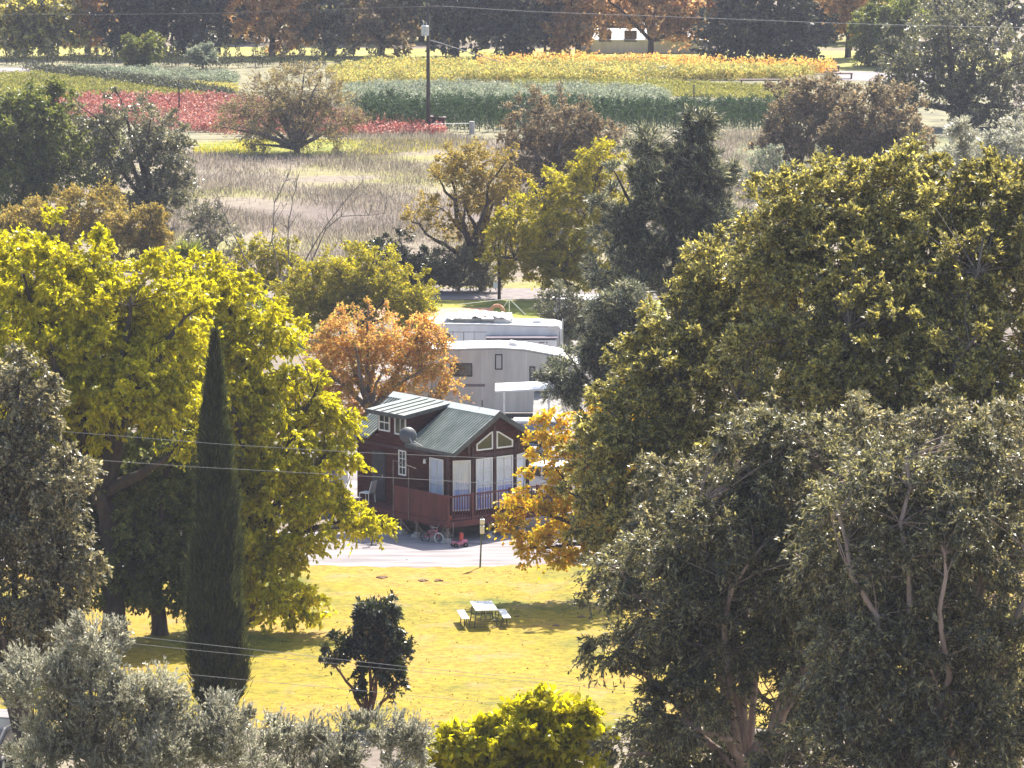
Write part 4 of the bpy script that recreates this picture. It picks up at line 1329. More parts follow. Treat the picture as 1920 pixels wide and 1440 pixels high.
# stairs
st = MB()
for i in range(4):
    st.box(DX0 - .3 * (i + 1), DX0 - .3 * i - .03, 2.5, 3.4, FZ - .2 * (i + 1) - .04, FZ - .2 * (i + 1))
st.prism([(DX0 - 1.25, 2.46, 0), (DX0 - .03, 2.46, FZ - .05), (DX0 - .03, 2.46, FZ - .3), (DX0 - 1.0, 2.46, 0)], (0, .04, 0))
st.prism([(DX0 - 1.25, 3.4, 0), (DX0 - .03, 3.4, FZ - .05), (DX0 - .03, 3.4, FZ - .3), (DX0 - 1.0, 3.4, 0)], (0, .04, 0))
st.build("stairs", redwood_m, deck)


# ------------------------------------------------------------------ small things round the cabin
def bicycle(label, loc, rz, frame_mat, s=1.0, group=None):
    b = thing("bicycle", label, "bicycle", loc, rz, group)
    for x in (-.32, .32):
        w = MB()
        w.ring((x, 0, .2), .2, .022, 'y', 24, 6)
        o = w.build("wheel", white_m if x > 0 else black_m, b, smooth=True)
        h = MB()
        for k in range(8):
            t = math.pi * k / 4
            h.bar((x, 0, .2), (x + .19 * math.cos(t), 0, .2 + .19 * math.sin(t)), .004, 4)
        h.build("spokes", galv_m, o)
    f = MB()
    for a, c in (((-.32, 0, .2), (-.05, 0, .22)), ((-.05, 0, .22), (-.12, 0, .5)), ((-.05, 0, .22), (.24, 0, .48)), ((-.12, 0, .46), (.24, 0, .5)), ((-.32, 0, .2), (-.12, 0, .46)), ((.32, 0, .2), (.22, 0, .6))):
        f.bar(a, c, .018)
    f.build("frame", frame_mat, b, smooth=True)
    sdl = MB()
    sdl.box(-.22, -.02, -.05, .05, .5, .55)
    sdl.build("saddle", black_m, b, .02)
    hb = MB()
    hb.tube([(.14, -.22, .66), (.22, -.1, .62), (.22, .1, .62), (.14, .22, .66)], .014, 6)
    hb.build("handlebar", galv_m, b)
    b.scale = (s, s, s)
    return b


pink_m = surf_mat("pink_paint", (0.55, 0.16, 0.22), (0.62, 0.2, 0.27), 4, .4)
redp_m = surf_mat("red_paint", (0.42, 0.05, 0.04), (0.5, 0.07, 0.05), 4, .4)
orange_m = surf_mat("orange_plastic", (0.6, 0.13, 0.03), (0.68, 0.16, 0.04), 4, .4)
bicycle("child's bicycle with white wheel and pink frame under the deck corner", G(810, 1017), R(-30), pink_m, 1.0)
tri = thing("ride_on_toy", "small pink and red ride-on toy beside a deck footing", "toy", G(862, 1026), R(20))
q = MB(); q.prism([(-.3, -.12, .1), (.25, -.12, .1), (.3, -.12, .3), (.05, -.12, .28), (-.05, -.12, .2), (-.3, -.12, .26)], (0, .24, 0)); q.build("body", pink_m, tri, .03)
q = MB(); q.prism([(-.02, -.1, .28), (.12, -.1, .3), (.14, -.1, .55), (.02, -.1, .6)], (0, .2, 0)); q.build("seat_back", redp_m, tri, .03)
for x, y in ((-.22, -.15), (.2, -.15), (-.22, .15), (.2, .15)):
    q = MB(); q.ring((x, y, .1), .07, .035, 'y', 14, 6); q.build("wheel", black_m, tri)
q = MB(); q.bar((-.22, -.02, .26), (-.26, 0, .5), .02); q.bar((-.26, -.14, .5), (-.26, .14, .5), .02); q.build("handlebar", black_m, tri)
# leaning stick, orange ball, yellow bin
st = thing("leaning_pole", "thin pale pole leaning beside the ride-on toy", "pole", G(848, 1022))
q = MB(); q.bar((0, 0, 0), (.05, .1, .85), .018); q.build("pole", post_m, st)
vs = MB()
def sphere(mb, c, r, n=10, sz=1.0):
    v, f = [], []
    for i in range(n + 1):
        th = math.pi * i / n
        for k in range(2 * n):
            a = math.pi * k / n
            v.append((c[0] + r * math.sin(th) * math.cos(a), c[1] + r * math.sin(th) * math.sin(a), c[2] + r * math.cos(th) * sz))
    for i in range(n):
        for k in range(2 * n):
            f.append((i * 2 * n + k, (i + 1) * 2 * n + k, (i + 1) * 2 * n + (k + 1) % (2 * n), i * 2 * n + (k + 1) % (2 * n)))
    mb.add(v, f)


cm = cab.matrix_basis.copy()
ang = math.atan2(UY, UX)
def cabw(x, y, z=0):
    return corner + Vector((x * math.cos(ang) - y * math.sin(ang), x * math.sin(ang) + y * math.cos(ang), z))
pk = thing("pumpkin", "orange pumpkin at the outer corner of the deck", "pumpkin", cabw(DX0 + .22, DYF + .25, FZ))
q = MB(); sphere(q, (0, 0, .13), .16, 10, .8); q.build("fruit", orange_m, pk, smooth=True)
q = MB(); q.bar((0, 0, .24), (.02, 0, .32), .02); q.build("stem", post_m, pk)
yb = thing("yellow_canister", "small yellow canister at the foot of the deck stairs", "canister", cabw(DX0 - .25, 1.95))
q = MB(); q.tube([(0, 0, 0), (0, 0, .42), (0, 0, .46), (0, 0, .54)], [.14, .14, .08, .06], 12); q.build("body", surf_mat("yellow_plastic", (.55, .36, .04), (.6, .4, .05), 3, .5), yb)
q = MB(); q.tube([(0, 0, .54), (0, 0, .58)], [.065, .065], 10); q.build("cap", black_m, yb)

# porch chair and red stroller frame, left of deck
ch = thing("porch_chair", "pale plastic chair on the shaded deck by the cabin door", "chair", cabw(-.6, 4.55, FZ - .002), ang + R(200))
q = MB(); q.box(-.24, .24, -.22, .24, .40, .44); q.build("seat", white_m, ch, .01)
q = MB(); q.prism([(-.24, .22, .44), (.24, .22, .44), (.2, .34, .92), (-.2, .34, .92)], (0, .03, 0)); q.build("backrest", white_m, ch, .01)
for x, y in ((-.22, -.2), (.22, -.2), (-.22, .22), (.22, .22)):
    q = MB(); q.bar((x, y, .41), (x * 1.1, y * 1.1, 0), .02); q.build("leg", white_m, ch)
rfm = thing("red_bicycle_frame", "red bicycle leaning against the deck left of the stairs", "bicycle", cabw(DX0 - .35, 5.0), ang + R(90))
for x in (-.5, .5):
    q = MB(); q.ring((x, 0, .33), .32, .02, 'y', 26, 6); q.build("wheel", black_m, rfm, smooth=True)
q = MB()
for a, c in (((-.5, 0, .33), (-.05, 0, .3)), ((-.05, 0, .3), (-.2, 0, .8)), ((-.05, 0, .3), (.38, 0, .8)), ((-.2, 0, .75), (.38, 0, .82)), ((-.5, 0, .33), (-.2, 0, .75)), ((.5, 0, .33), (.36, 0, .98))):
    q.bar(a, c, .022)
q.build("frame", redp_m, rfm)
q = MB(); q.box(-.32, -.1, -.06, .06, .82, .87); q.build("saddle", black_m, rfm, .02)
q = MB(); q.bar((.34, -.26, 1.02), (.34, .26, 1.02), .016); q.build("handlebar", black_m, rfm)

# meter post at the lawn edge
p0 = G(900, 1066)
mp = thing("meter_post", "green metal post with pale meter boxes at the lawn edge", "post", p0)
q = MB(); q.tube([(0, 0, -.05), (.05, 0, 1.1), (.09, 0, 2.0)], [.035, .03, .028], 8); q.build("post", surf_mat("post_green", (.05, .09, .06), (.08, .12, .08), 3, .5), mp)
q = MB(); q.box(0, .17, -.08, .06, 1.36, 1.66); q.build("lower_box", white_m, mp, .015)
q = MB(); q.box(.0, .18, -.09, .06, 1.72, 1.93); q.build("upper_box", white_m, mp, .03)

# garden tap / lamp at the road edge (small dark stand)
sp = G(697, 1024)
hs = thing("hose_stand", "small dark hose stand on the road under the yellow branches", "stand", sp)
q = MB(); q.tube([(0, 0, 0), (0, 0, .9)], .03, 8); q.build("post", metal_m, hs)
q = MB(); q.tube([(-.2, 0, 0), (.2, 0, .04)], .04, 6); q.build("foot", metal_m, hs)
q = MB(); q.ring((0, -.04, .62), .13, .035, 'y', 18, 6); q.build("hose_reel", black_m, hs)

# ------------------------------------------------------------------ picnic table
def picnic():
    c = G(907, 1174)
    rz = R(7)
    root = thing("picnic_table", "white topped picnic table with attached benches on the sunny lawn", "picnic table", c, rz)
    ptop = surf_mat("picnic_white", (.62, .62, .60), (.74, .73, .70), 3, .45)
    q = MB()
    for i in range(3):
        x = -.40 + i * .27
        q.box(x, x + .262, -.92, .92, .72, .76)
    q.build("tabletop", ptop, root, .008)
    for sx in (-1, 1):
        q = MB()
        q.box(sx * .75 - .14, sx * .75 + .14, -.85, .85, .42, .455)
        o = q.build("seat", ptop, root, .008)
        o.name = "seat"
        for y in (-.55, .55):
            q = MB()
            q.tube([(sx * .75, y, .42), (sx * .78, y, .03)], .022, 6)
            q.tube([(sx * .62, y, .42), (sx * .55, y + .0, .03)], .016, 6)
            q.build("leg", metal_m, o)
    for y in (-.62, .62):
        q = MB()
        for sx in (-1, 1):
            q.tube([(sx * .34, y, .715), (sx * .42, y, .03)], .022, 6)
            q.tube([(sx * .12, y, .715), (sx * .2, y, .34)], .016, 6)
        q.bar((-.38, y, .34), (.38, y, .34), .018)
        q.bar((-.8, y * .88, .06), (.8, y * .88, .06), .014)
        q.build("leg_frame", metal_m, root)
    q = MB()
    q.bar((0, -.62, .34), (0, 0, .7), .016)
    q.bar((0, .62, .34), (0, 0, .7), .016)
    q.build("brace", metal_m, root)


picnic()

# gopher mounds
mound_m = surf_mat("mound_soil", (.16, .09, .05), (.28, .18, .10), 5, .95, bump=.6)
for i, (px, py, w, lab) in enumerate([(716, 1086, 0.24, "low dark earth mound nearest the left of the three by the road"), (793, 1092, 0.22, "dark earth mound in the middle of the three near the road"), (822, 1092, 0.2, "dark earth mound right of the middle one near the road"),
                                      (1091, 1160, 0.18, "flat dark mound right of the picnic table near the big tree"), (1043, 1176, 0.15, "small dark mound right of the picnic bench"), (970, 1159, 0.1, "tiny dark mound just beyond the right picnic bench")]):
    v, f = [], []
    n1, n2 = 6, 14
    for a in range(n1 + 1):
        r = a / n1
        for k in range(n2):
            t = 2 * math.pi * k / n2
            rr = r * w * (1 + .25 * math.sin(3 * t + i) + random.uniform(-.08, .08) * (a == n1))
            v.append((rr * math.cos(t), rr * math.sin(t) * .8, .13 * (1 - r * r) * (w / .5) + random.uniform(0, .03) * (a < n1) + (.0 if a < n1 else -.03)))
    for a in range(n1):
        for k in range(n2):
            f.append((a * n2 + k, (a + 1) * n2 + k, (a + 1) * n2 + (k + 1) % n2, a * n2 + (k + 1) % n2))
    mb = MB(); mb.add(v, f)
    o = mb.build("dirt_mound", mound_m)
    g = G(px, py)
    o.location = (g.x, g.y, hill(g.y) + .03)
    tag(o, lab, "mound", "gopher mounds on the lawn")

# ------------------------------------------------------------------ trailers
rv_m = surf_mat("rv_cream", (.46, .44, .42), (.58, .56, .53), .9, .5, stretch=(2.5, 1, .5))
rv_w = surf_mat("rv_white", (.56, .56, .57), (.68, .68, .68), .9, .45, stretch=(2.5, 1, .5))
rvroof_m = surf_mat("rv_roof_white", (.56, .56, .55), (.74, .74, .73), .6, .6)
tint_m = surf_mat("tinted_glass", (.02, .02, .022), (.04, .04, .045), 2, .08, spec=.9)
stripe_m = surf_mat("stripe_mauve", (.17, .14, .17), (.2, .17, .2), 2, .5)


def rwin(parent, x0, x1, z0, z1, y, frame=black_m, glass=tint_m, name="window"):
    q = MB()
    t = .05
    q.box(x0, x1, y - .03, y - .002, z0, z0 + t)
    q.box(x0, x1, y - .03, y - .002, z1 - t, z1)
    q.box(x0, x0 + t, y - .03, y - .002, z0 + t, z1 - t)
    q.box(x1 - t, x1, y - .03, y - .002, z0 + t, z1 - t)
    o = q.build(name, frame, parent)
    g = MB()
    g.box(x0 + t, x1 - t, y - .018, y - .004, z0 + t, z1 - t)
    g.build("pane", glass, o)
    return o


def pxl(px, d):
    return (px - 960) / F * d


def zz(py, d):
    return (W(960, py, d)).z


def wheels(parent, xs, y, r=.36):
    for x in xs:
        q = MB()
        q.ring((x, y, r), r * .72, r * .28, 'y', 24, 8)
        o = q.build("wheel", black_m, parent, smooth=True)
        h = MB()
        h.tube([(x, y - .08, r), (x, y + .06, r)], [r * .5, r * .5], 14)
        h.build("rim", galv_m, o)


# front trailer (fifth wheel)
d2 = 236.0
X = lambda p: pxl(p, d2)
rv = thing("front_trailer", "cream fifth wheel trailer parked just behind the cabin roof", "trailer", (X(900), d2, 0))
ox = X(900)
x = lambda p: X(p) - ox
z = lambda p: zz(p, d2)
prof = [(x(770), .62), (x(1000), .62), (x(1002), 1.6), (x(1085), 1.6), (x(1085), z(682)), (x(1060), z(671)), (x(985), z(657)), (x(935), z(654)), (x(780), z(658)), (x(770), z(664))]
q = MB(); q.prism([(a, 0, b) for a, b in prof], (0, 2.45, 0)); q.build("body", rv_m, rv, .06)
q = MB()
pts = [(x(772), z(662)), (x(780), z(657.5)), (x(935), z(653.5)), (x(985), z(656.5)), (x(1060), z(670))]
for i in range(len(pts) - 1):
    a, b = pts[i], pts[i + 1]
    q.prism([(a[0], -.03, a[1] + .0), (b[0], -.03, b[1] + .0), (b[0], -.03, b[1] + .06), (a[0], -.03, a[1] + .06)], (0, 2.51, 0))
q.build("roof", rvroof_m, rv)
rwin(rv, x(843), x(885), z(706), z(681), 0)
rwin(rv, x(928), x(942), z(693), z(664), 0, glass=surf_mat("frosted", (.42, .42, .42), (.46, .46, .46), 2, .4))
rwin(rv, x(993), x(1004), z(722), z(687), 0, name="door")
q = MB(); q.box(x(866), x(909), -.012, -.001, z(725), z(720)); q.build("stripe", stripe_m, rv)
for p in (903, 986):
    q = MB(); q.box(x(p), x(p) + .03, -.008, -.001, .8, z(662)); q.build("seam", rv_w, rv)
q = MB(); q.box(x(780), x(1000), -.05, .0, .35, .6); q.build("underframe", metal_m, rv)
wheels(rv, (x(880), x(902)), -.05)
q = MB()
q.prism([(x(952), .8, z(654)), (x(972), .8, z(655)), (x(969), .8, z(648)), (x(957), .8, z(645))], (0, .8, 0))
q.build("roof_vent", rvroof_m, rv, .03)

# rear trailer with slide-out
d1 = 247.0
X1 = lambda p: pxl(p, d1)
ox1 = X1(900)
x = lambda p: X1(p) - ox1
z = lambda p: zz(p, d1)
rv1 = thing("rear_trailer", "white travel trailer with slide-out and roof vents behind the cream one", "trailer", (ox1, d1, 0))
q = MB(); q.prism([(x(790), 0, .5), (x(1054), 0, .5), (x(1054), 0, z(617)), (x(1040), 0, z(613)), (x(900), 0, z(609)), (x(790), 0, z(608))], (0, 2.5, 0)); q.build("body", rv_w, rv1, .05)
q = MB()
pts = [(x(790), z(608)), (x(900), z(609)), (x(1040), z(613)), (x(1054), z(617))]
for i in range(3):
    a, b = pts[i], pts[i + 1]
    q.prism([(a[0], -.02, a[1]), (b[0], -.02, b[1]), (b[0], -.02, b[1] + .05), (a[0], -.02, a[1] + .05)], (0, 2.54, 0))
q.build("roof", rvroof_m, rv1)
q = MB(); q.box(x(920), x(1044), -.7, -.002, .7, z(634)); so_ = q.build("slide_out", rv_w, rv1, .03)
q = MB(); q.box(x(911), x(1046), -.75, -.0, z(631.5), z(629)); q.build("slide_trim", stripe_m, so_)
rwin(so_, x(994), x(1032), z(664), z(644), -.7)
rwin(so_, x(934), x(976), z(662), z(643), -.7)
rwin(rv1, x(829), x(843), z(646), z(625), 0)
rwin(rv1, x(911), x(919), z(655), z(634), 0)
q = MB(); q.box(x(868), x(869.5), -.01, -.001, z(660), z(622)); q.box(x(841), x(912), -.01, -.0012, z(623), z(622)); q.build("stripe", stripe_m, rv1)
q = MB(); q.tube([(x(1030), -.1, z(612)), (x(1048), -.1, z(611)), (x(1052), -.1, z(616)), (x(1052), -.1, .7)], .05, 8); q.build("awning_arm", rvroof_m, rv1)
q = MB(); q.box(x(884), x(902), .9, 1.7, z(608), z(600)); q.build("air_conditioner", rvroof_m, rv1, .06)
q = MB(); q.box(x(925), x(962), .6, 1.6, z(609), z(600)); q.build("air_conditioner", rvroof_m, rv1, .06)
q = MB(); q.box(x(1000), x(1016), .8, 1.5, z(612), z(604)); q.build("roof_vent", rvroof_m, rv1, .05)
wheels(rv1, (x(860), x(882)), -.03)
# crumpled white tarp on the roof
q = MB()
v, f = [], []
nx_, ny_ = 26, 8
for j in range(ny_ + 1):
    for i in range(nx_ + 1):
        v.append((x(832) + (x(960) - x(832)) * i / nx_, .3 + 2.0 * j / ny_, z(608) + .07 + .13 * abs(math.sin(i * .9 + j * .8)) + .12 * random.random() + .12 * math.sin(math.pi * i / nx_)))
for j in range(ny_):
    for i in range(nx_):
        f.append((j * (nx_ + 1) + i, j * (nx_ + 1) + i + 1, (j + 1) * (nx_ + 1) + i + 1, (j + 1) * (nx_ + 1) + i))
q.add(v, f)
tp = q.build("tarp", rvroof_m, None, loc=(ox1, d1, 0))
tag(tp, "crumpled white tarp lying on the rear trailer roof", "tarp")

for sx in (800, 848, 888, 1049):
    q = MB(); q.box(x(sx), x(sx) + .02, -.008, -.001, .7, z(620)); q.build("seam", stripe_m, rv1)
q = MB(); q.prism([(x(1010), -.712, z(640)), (x(1020), -.712, z(640)), (x(1022), -.712, z(637.5)), (x(1012), -.712, z(637.5))], (0, .008, 0)); q.box(x(1024), x(1027), -.712, -.704, z(640), z(637.5)); q.build("decal", stripe_m, so_)
q = MB()
for lx in (1051.5,):
    for k in range(8):
        q.bar((x(lx) + .12, .6, 1.0 + k * .28), (x(lx) + .12, 1.0, 1.0 + k * .28), .014, 5)
    q.bar((x(lx) + .12, .6, .8), (x(lx) + .12, .6, 3.4), .018, 5)
    q.bar((x(lx) + .12, 1.0, .8), (x(lx) + .12, 1.0, 3.4), .018, 5)
q.build("ladder", galv_m, rv1)

# canopy with posts right of cabin ridge
d3 = 226.0
X3 = lambda p: pxl(p, d3)
ox3 = X3(980)
x = lambda p: X3(p) - ox3
z = lambda p: zz(p, d3)
cn = thing("carport", "low white roofed carport in front of the cream trailer", "carport", (ox3, d3, 0))
q = MB()
q.prism([(x(928), 0, z(733)), (x(1040), 0, z(728)), (x(1040), 0, z(731)), (x(928), 0, z(736))], (0, 2.4, 0))
q.build("roof", rvroof_m, cn)
for p, yy in ((945, .1), (1030, .1), (945, 2.2), (1030, 2.2)):
    q = MB(); q.box(x(p) - .04, x(p) + .04, yy - .04, yy + .04, 0, z(735)); q.build("post", white_m, cn)
bt = thing("utility_trailer", "small blue and white enclosed cart under the carport", "trailer", (X3(1000), d3 + 1.0, 0))
q = MB(); q.box(-.8, .9, 0, 1.2, .45, 1.45); q.build("body", surf_mat("blue_grey", (.20, .24, .34), (.26, .3, .4), 2, .5), bt, .05)
q = MB(); q.box(-.85, .95, -.05, 1.25, 1.45, 1.55); q.build("lid", rvroof_m, bt, .03)
wheels(bt, (-.3, .4), -.03, .28)

# gate/fence low behind cabin
fn = thing("picket_fence", "low grey fence with thin posts below the cream trailer", "fence", (pxl(905, 222), 222, 0))
q = MB()
for i in range(9):
    q.box(i * .55 - 1.6, i * .55 - 1.56, -.02, .02, 0, 1.1)
q.build("fence_post", post_m, fn)
q = MB(); q.box(-1.6, 2.9, -.012, .012, .95, 1.0); q.box(-1.6, 2.9, -.012, .012, .4, .45); q.build("rail", post_m, fn)

# grey shed left of cabin, seen through leaves
sh = thing("grey_shed", "grey shed with white corner left of the cabin behind the leaves", "shed", (pxl(600, 212), 212, 0))
q = MB(); q.box(-1.6, .9, 0, 2.4, 0, 2.3); q.build("wall", surf_mat("shed_grey", (.16, .15, .16), (.22, .21, .22), 2, .8), sh)
q = MB(); q.prism([(-1.75, -.15, 2.3), (-1.75, 2.55, 2.3), (-1.75, 1.2, 2.85)], (2.9, 0, 0)); q.build("roof", fascia_m, sh)
q = MB(); q.box(.6, 1.04, -.06, -.003, 1.2, 1.9); q.build("panel", white_m, sh)
q = MB(); q.box(-.9, -.2, -.03, -.003, 0, 1.9); q.build("door", black_m, sh)


def car(name, label, loc, rz, paint):
    root = thing(name, label, "car", loc, rz)
    q = MB()
    q.prism([(-2.2, -.85, .3), (2.2, -.85, .3), (2.25, -.85, .65), (2.1, -.85, .85), (1.2, -.85, .95), (.6, -.85, 1.42), (-.9, -.85, 1.45), (-1.7, -.85, 1.0), (-2.2, -.85, .92)], (0, 1.7, 0))
    q.build("body", paint, root, .08)
    for y in (-.875, .855):
        q = MB()
        q.prism([(1.0, y, .98), (.52, y, 1.34), (-.1, y, 1.36), (-.1, y, .98)], (0, .02, 0))
        q.prism([(-.2, y, .98), (-.2, y, 1.36), (-.85, y, 1.36), (-1.4, y, 1.02)], (0, .02, 0))
        q.build("window", tint_m, root)
    q = MB()
    q.prism([(1.24, -.7, .96), (1.24, .7, .96), (.66, .6, 1.4), (.66, -.6, 1.4)], (.015, 0, .02))
    q.prism([(-1.74, -.7, 1.01), (-.95, -.6, 1.43), (-.95, .6, 1.43), (-1.74, .7, 1.01)], (-.015, 0, .02))
    q.build("windscreen", tint_m, root)
    for xx in (-1.35, 1.4):
        for yy in (-.86, .86):
            w = MB(); w.ring((xx, yy, .32), .23, .09, 'y', 22, 8)
            o = w.build("wheel", black_m, root, smooth=True)
            h = MB(); h.tube([(xx, yy - .04, .32), (xx, yy + .04, .32)], [.17, .17], 12); h.build("rim", galv_m, o)
    for yy in (-.6, .6):
        w = MB(); w.box(2.2, 2.27, yy - .15, yy + .15, .6, .74); w.build("headlight", white_m, root)
    return root


whitep = surf_mat("car_white", (.72, .72, .72), (.76, .76, .76), 2, .3, spec=.6)
blackp = surf_mat("car_black", (.015, .015, .018), (.025, .025, .03), 2, .25, spec=.6)
car("parked_car", "white car behind the golden tree right of the cabin", (pxl(1030, 216), 216, 0), R(150), whitep)
car("parked_car", "black car cut off by the lower left corner", (pxl(-35, 162.5), 162.5, hill(162.5)), R(75), blackp)
dt = 262.0
cp = thing("small_camper", "small pale camper glimpsed between pine branches", "camper", (pxl(1110, dt), dt, 0))
q = MB(); q.prism([(-1.9, 0, .5), (1.9, 0, .5), (2.0, 0, 1.3), (1.7, 0, 2.6), (-1.7, 0, 2.6), (-2.0, 0, 1.4)], (0, 2.1, 0)); q.build("body", rv_w, cp, .08)
rwin(cp, -1.2, -.3, 1.3, 1.9, 0)
rwin(cp, .5, 1.1, .6, 2.1, 0, name="door")
wheels(cp, (-.1,), -.03)

# service pole near back road
def upole(label, px, base_py, top_py, r=.14, arm=True):
    b = G(px, base_py)
    zt = W(px, top_py, b.y).z
    root = thing("utility_pole", label, "pole", b)
    q = MB(); q.tube([(0, 0, -.2), (0, 0, zt)], [r, r * .75], 10); q.build("post", bark('dark'), root, smooth=True)
    return root, zt, b


pole, zt, b = upole("dark service pole with a white meter box by the back road", 936, 562, 440, .1)
q = MB(); q.box(-.32, -.08, -.14, -.02, (W(0, 540, b.y)).z, (W(0, 529, b.y)).z); q.build("meter_box", white_m, pole)
pole, zt, b = upole("tall dark pole with grey transformer at the edge of the nursery", 803, 250, 7, .155)
q = MB(); zt1 = W(0, 66, b.y).z; zt2 = W(0, 48, b.y).z
q.tube([(-.22, -.3, zt1), (-.22, -.3, zt2), (-.22, -.3, zt2 + .03)], [.28, .28, .2], 16); tr_ = q.build("transformer", galv_m, pole, smooth=False)
q = MB()
for xx in (-.32, -.12):
    q.tube([(xx, -.3, zt2), (xx, -.3, zt2 + .25)], [.04, .03], 8)
q.build("insulator", galv_m, tr_)
q = MB(); q.box(-.9, .9, -.22, -.1, W(0, 16, b.y).z, W(0, 12, b.y).z); q.build("crossarm", bark('dark'), pole)
far_pole_top = Vector((b.x, b.y - .16, W(0, 11, b.y).z))
far_pole = b
upole("thin dark pole at the far treeline", 1022, 106, -20, .13)
upole("thin dark post standing in the dark conifers", 1301, 210, 158, .06)
upole("thin weathered post in the red nursery rows", 336, 218, 148, .07)


def wire(label, pts, r, mat, group=None, name="power_line"):
    mb = MB()
    sm = []
    for i in range(len(pts) - 1):
        for k in range(6):
            t = k / 6
            p = Vector(pts[i]).lerp(Vector(pts[i + 1]), t)
            sm.append(p)
    sm.append(Vector(pts[-1]))
    mb.tube(sm, r, 5)
    o = mb.build(name, mat, smooth=True)
    tag(o, label, "wire", group)


wire_m = surf_mat("wire_aluminium", (.16, .16, .16), (.22, .22, .22), 1, .6, metal=.0)
df = far_pole.y
wire("thin power line running right from the transformer pole", [W(803, 10, df), W(1000, 22, df), W(1300, 33, df), W(1550, 43, df), W(1730, 48, df), W(2100, 56, df)], .017, wire_m, "far power lines")
wire("thin power line running left from the transformer pole", [W(803, 12, df), W(640, 17, df), W(400, 25, df), W(200, 27, df), W(0, 27, df), W(-200, 25, df)], .014, wire_m, "far power lines")
wire("short guy wire slanting down right from the transformer pole", [W(805, 75, df), W(830, 82, df + 8), W(917, 110, df + 40), W(960, 121, df + 60)], .03, wire_m, name="guy_wire")
DWR = 156.0
GW = "power lines crossing before the yellow tree"
for lab, ps in [("upper wire crossing the yellow tree and the cabin eaves", [(-300, 770), (105, 808), (430, 834), (663, 848), (896, 858), (1500, 870)]),
                ("second wire crossing below the cabin eaves", [(-300, 825), (0, 850), (375, 876), (668, 892), (893, 905), (1500, 925)]),
                ("upper of the paired wires crossing the cypress base", [(-300, 1128), (0, 1163), (355, 1205), (465, 1217), (760, 1250), (1500, 1320)]),
                ("lower of the paired wires crossing the cypress base", [(-300, 1145), (0, 1180), (355, 1218), (465, 1229), (760, 1257), (1500, 1325)]),
                ("lowest single wire crossing the cypress base", [(-300, 1198), (0, 1232), (360, 1265), (462, 1275), (760, 1303), (1500, 1370)])]:
    wire(lab, [W(a, c, DWR) for a, c in ps], .006, wire_m, GW)
# the poles carrying them: one hidden in the right grove, one beyond the left edge
for px, lab in ((1500, "pole carrying the near wires hidden inside the right grove"), (-300, "pole carrying the near wires beyond the left edge")):
    b = Vector((pxl(px, DWR), DWR + .15, hill(DWR)))
    root = thing("utility_pole", lab, "pole", b)
    q = MB(); q.tube([(0, 0, -.3), (0, 0, W(px, 740, DWR).z)], [.16, .12], 10); q.build("post", bark('dark'), root, smooth=True)

# net poles near the trailers
nb = G(955, 603)
net = thing("stay_mast", "white pole frame with slanting stays beyond the rear trailer", "frame", nb)
h = W(955, 560, nb.y).z
q = MB(); q.bar((0, 0, 0), (0, 0, h), .03); q.build("mast", white_m, net)
q = MB(); q.bar((0, 0, h), (.85, 0, h - .85), .025); q.bar((0, 0, h), (-.35, 0, h - .5), .02); q.build("stay", white_m, net)
q = MB(); q.bar((0, 0, h), (-2.6, 0, h - .3), .012); q.bar((-2.6, 0, h - .3), (-2.2, 0, h - .9), .015); q.build("top_line", white_m, net)
ob = thing("play_ring", "terracotta curved play ring standing on the court edge", "play equipment", G(932, 596))
q = MB(); q.ring((0, 0, .32), .34, .09, 'y', 22, 8); q.build("ring", court, ob, smooth=True)
q = MB(); q.box(-.3, .3, -.1, .1, -.03, .06); q.build("base", conc_m, ob)

# pump shed and pipe rail by the far pole
ps = thing("pump_shed", "small dark red shed at the foot of the transformer pole", "shed", G(822, 247))
q = MB(); q.box(-.5, .45, 0, .8, .45, 1.0); q.build("wall", surf_mat("shed_maroon", (.11, .03, .04), (.16, .045, .05), 2, .8), ps)
q = MB(); q.prism([(-.6, -.1, 1.0), (.55, -.1, 1.0), (.55, -.1, 1.05), (-.6, -.1, 1.12)], (0, 1.0, 0)); q.build("roof", trim_m, ps)
for xx in (-.45, .4):
    q = MB(); q.box(xx - .05, xx + .05, .0, .1, 0, .45); q.build("leg", trim_m, ps)
pr = thing("pipe_rail", "pale pipe rail with end tank right of the transformer pole", "pipe", G(850, 252))
q = MB(); q.bar((-1.6, 0, .75), (1.4, 0, .8), .03); q.bar((-.8, 0, 0), (-.8, 0, .76), .03); q.bar((.2, 0, 0), (.2, 0, .76), .03); q.build("rail", galv_m, pr)
q = MB(); q.tube([(1.35, 0, 0), (1.35, 0, .95)], .2, 12); q.build("tank", conc_m, pr)
ub = thing("irrigation_box", "white irrigation box standing in the yellow shrubs", "box", G(1240, 143))
q = MB(); q.box(-.4, .4, 0, .5, 0, .75); q.build("body", white_m, ub, .03)
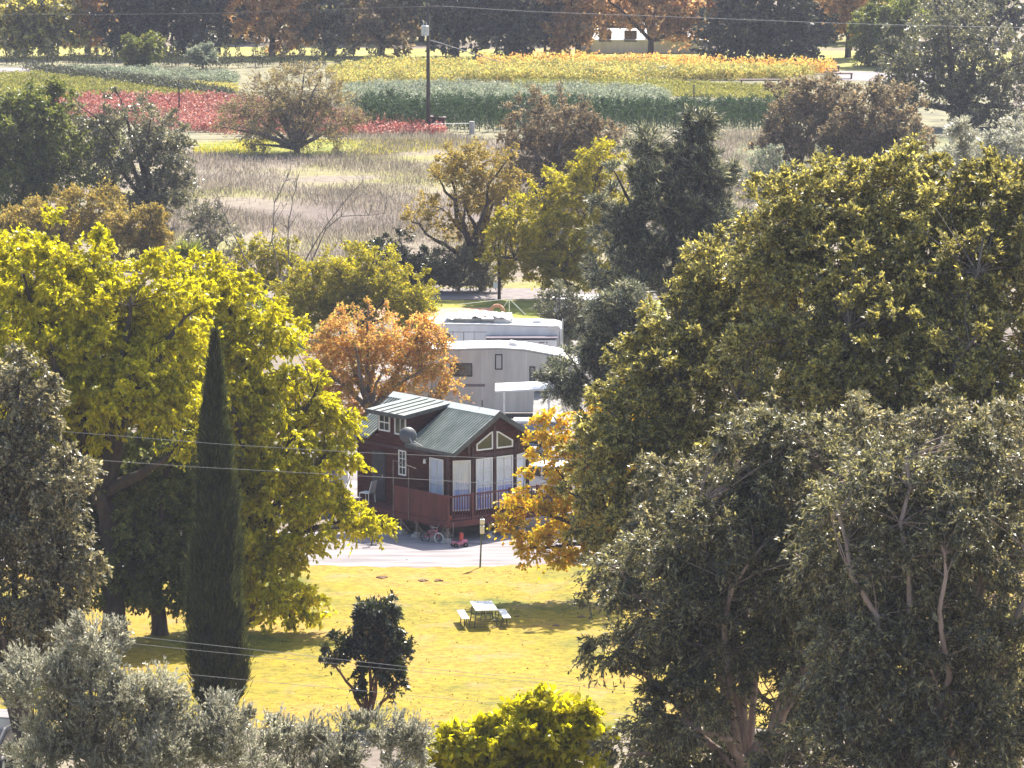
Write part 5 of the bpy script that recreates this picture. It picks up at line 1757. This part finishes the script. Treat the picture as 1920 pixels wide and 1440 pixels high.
q = MB(); q.box(-.45, .45, -.05, .55, .75, .82); q.build("lid", galv_m, ub)
for i, (px, py, w, lab) in enumerate([(1545, 134, 1.3, "dark upper bench of pots on the pale yard by the big oak"), (1578, 148, .9, "dark lower bench of pots on the pale yard by the big oak"), (1425, 160, 1.6, "long dark pot bench at the right end of the yellow beds")]):
    t = thing("potting_bench", lab, "bench", G(px, py), 0, "potting benches in the nursery")
    q = MB(); q.box(-w, w, -.4, .4, .42, .5); q.build("bench_top", trim_m, t)
    for xx in (-w + .1, w - .1):
        q = MB(); q.box(xx - .05, xx + .05, -.35, .35, 0, .42); q.build("leg", trim_m, t)

# white buildings behind the far trees
def far_building(label, px0, px1, base_py, h):
    b = G((px0 + px1) / 2, base_py)
    w = (px1 - px0) / F * b.y / 2
    r = thing("far_building", label, "building", b)
    q = MB(); q.box(-w, w, 0, 8, 0, h); q.build("wall", rv_w, r)
    q = MB(); q.prism([(-w - .4, -.4, h), (-w - .4, 8.4, h), (-w - .4, 4, h + .7)], (2 * w + .8, 0, 0)); q.build("roof", surf_mat("far_roof", (.4, .38, .36), (.5, .48, .46), 1, .8), r)
    n = int(w * 2 / 2.2)
    for i in range(n):
        x0 = -w + .6 + i * 2.2
        q = MB(); q.box(x0, x0 + 1.1, -.04, -.003, 1.0, 2.0); q.build("window", tint_m, r)


far_building("long white building glimpsed between the sycamore trunks", 1110, 1310, 100, 1.2)
far_building("white building at the top left behind the far trees", 110, 200, 80, 3.4)

# ------------------------------------------------------------------ haze (after the structure it surrounds)
hz = MB()
hz.box(-190, 190, -15, 640, -1.0, 48)
m, nt = new_mat("haze_air")
pv = N(nt, "ShaderNodeVolumePrincipled")
pv.inputs['Color'].default_value = (0.78, 0.82, 1.0, 1)
pv.inputs['Density'].default_value = 0.00011
pv.inputs['Anisotropy'].default_value = 0.35
o = N(nt, "ShaderNodeOutputMaterial")
L(nt, pv.outputs[0], o.inputs['Volume'])
ho = hz.build("haze", m)
tag(ho, kind='stuff')
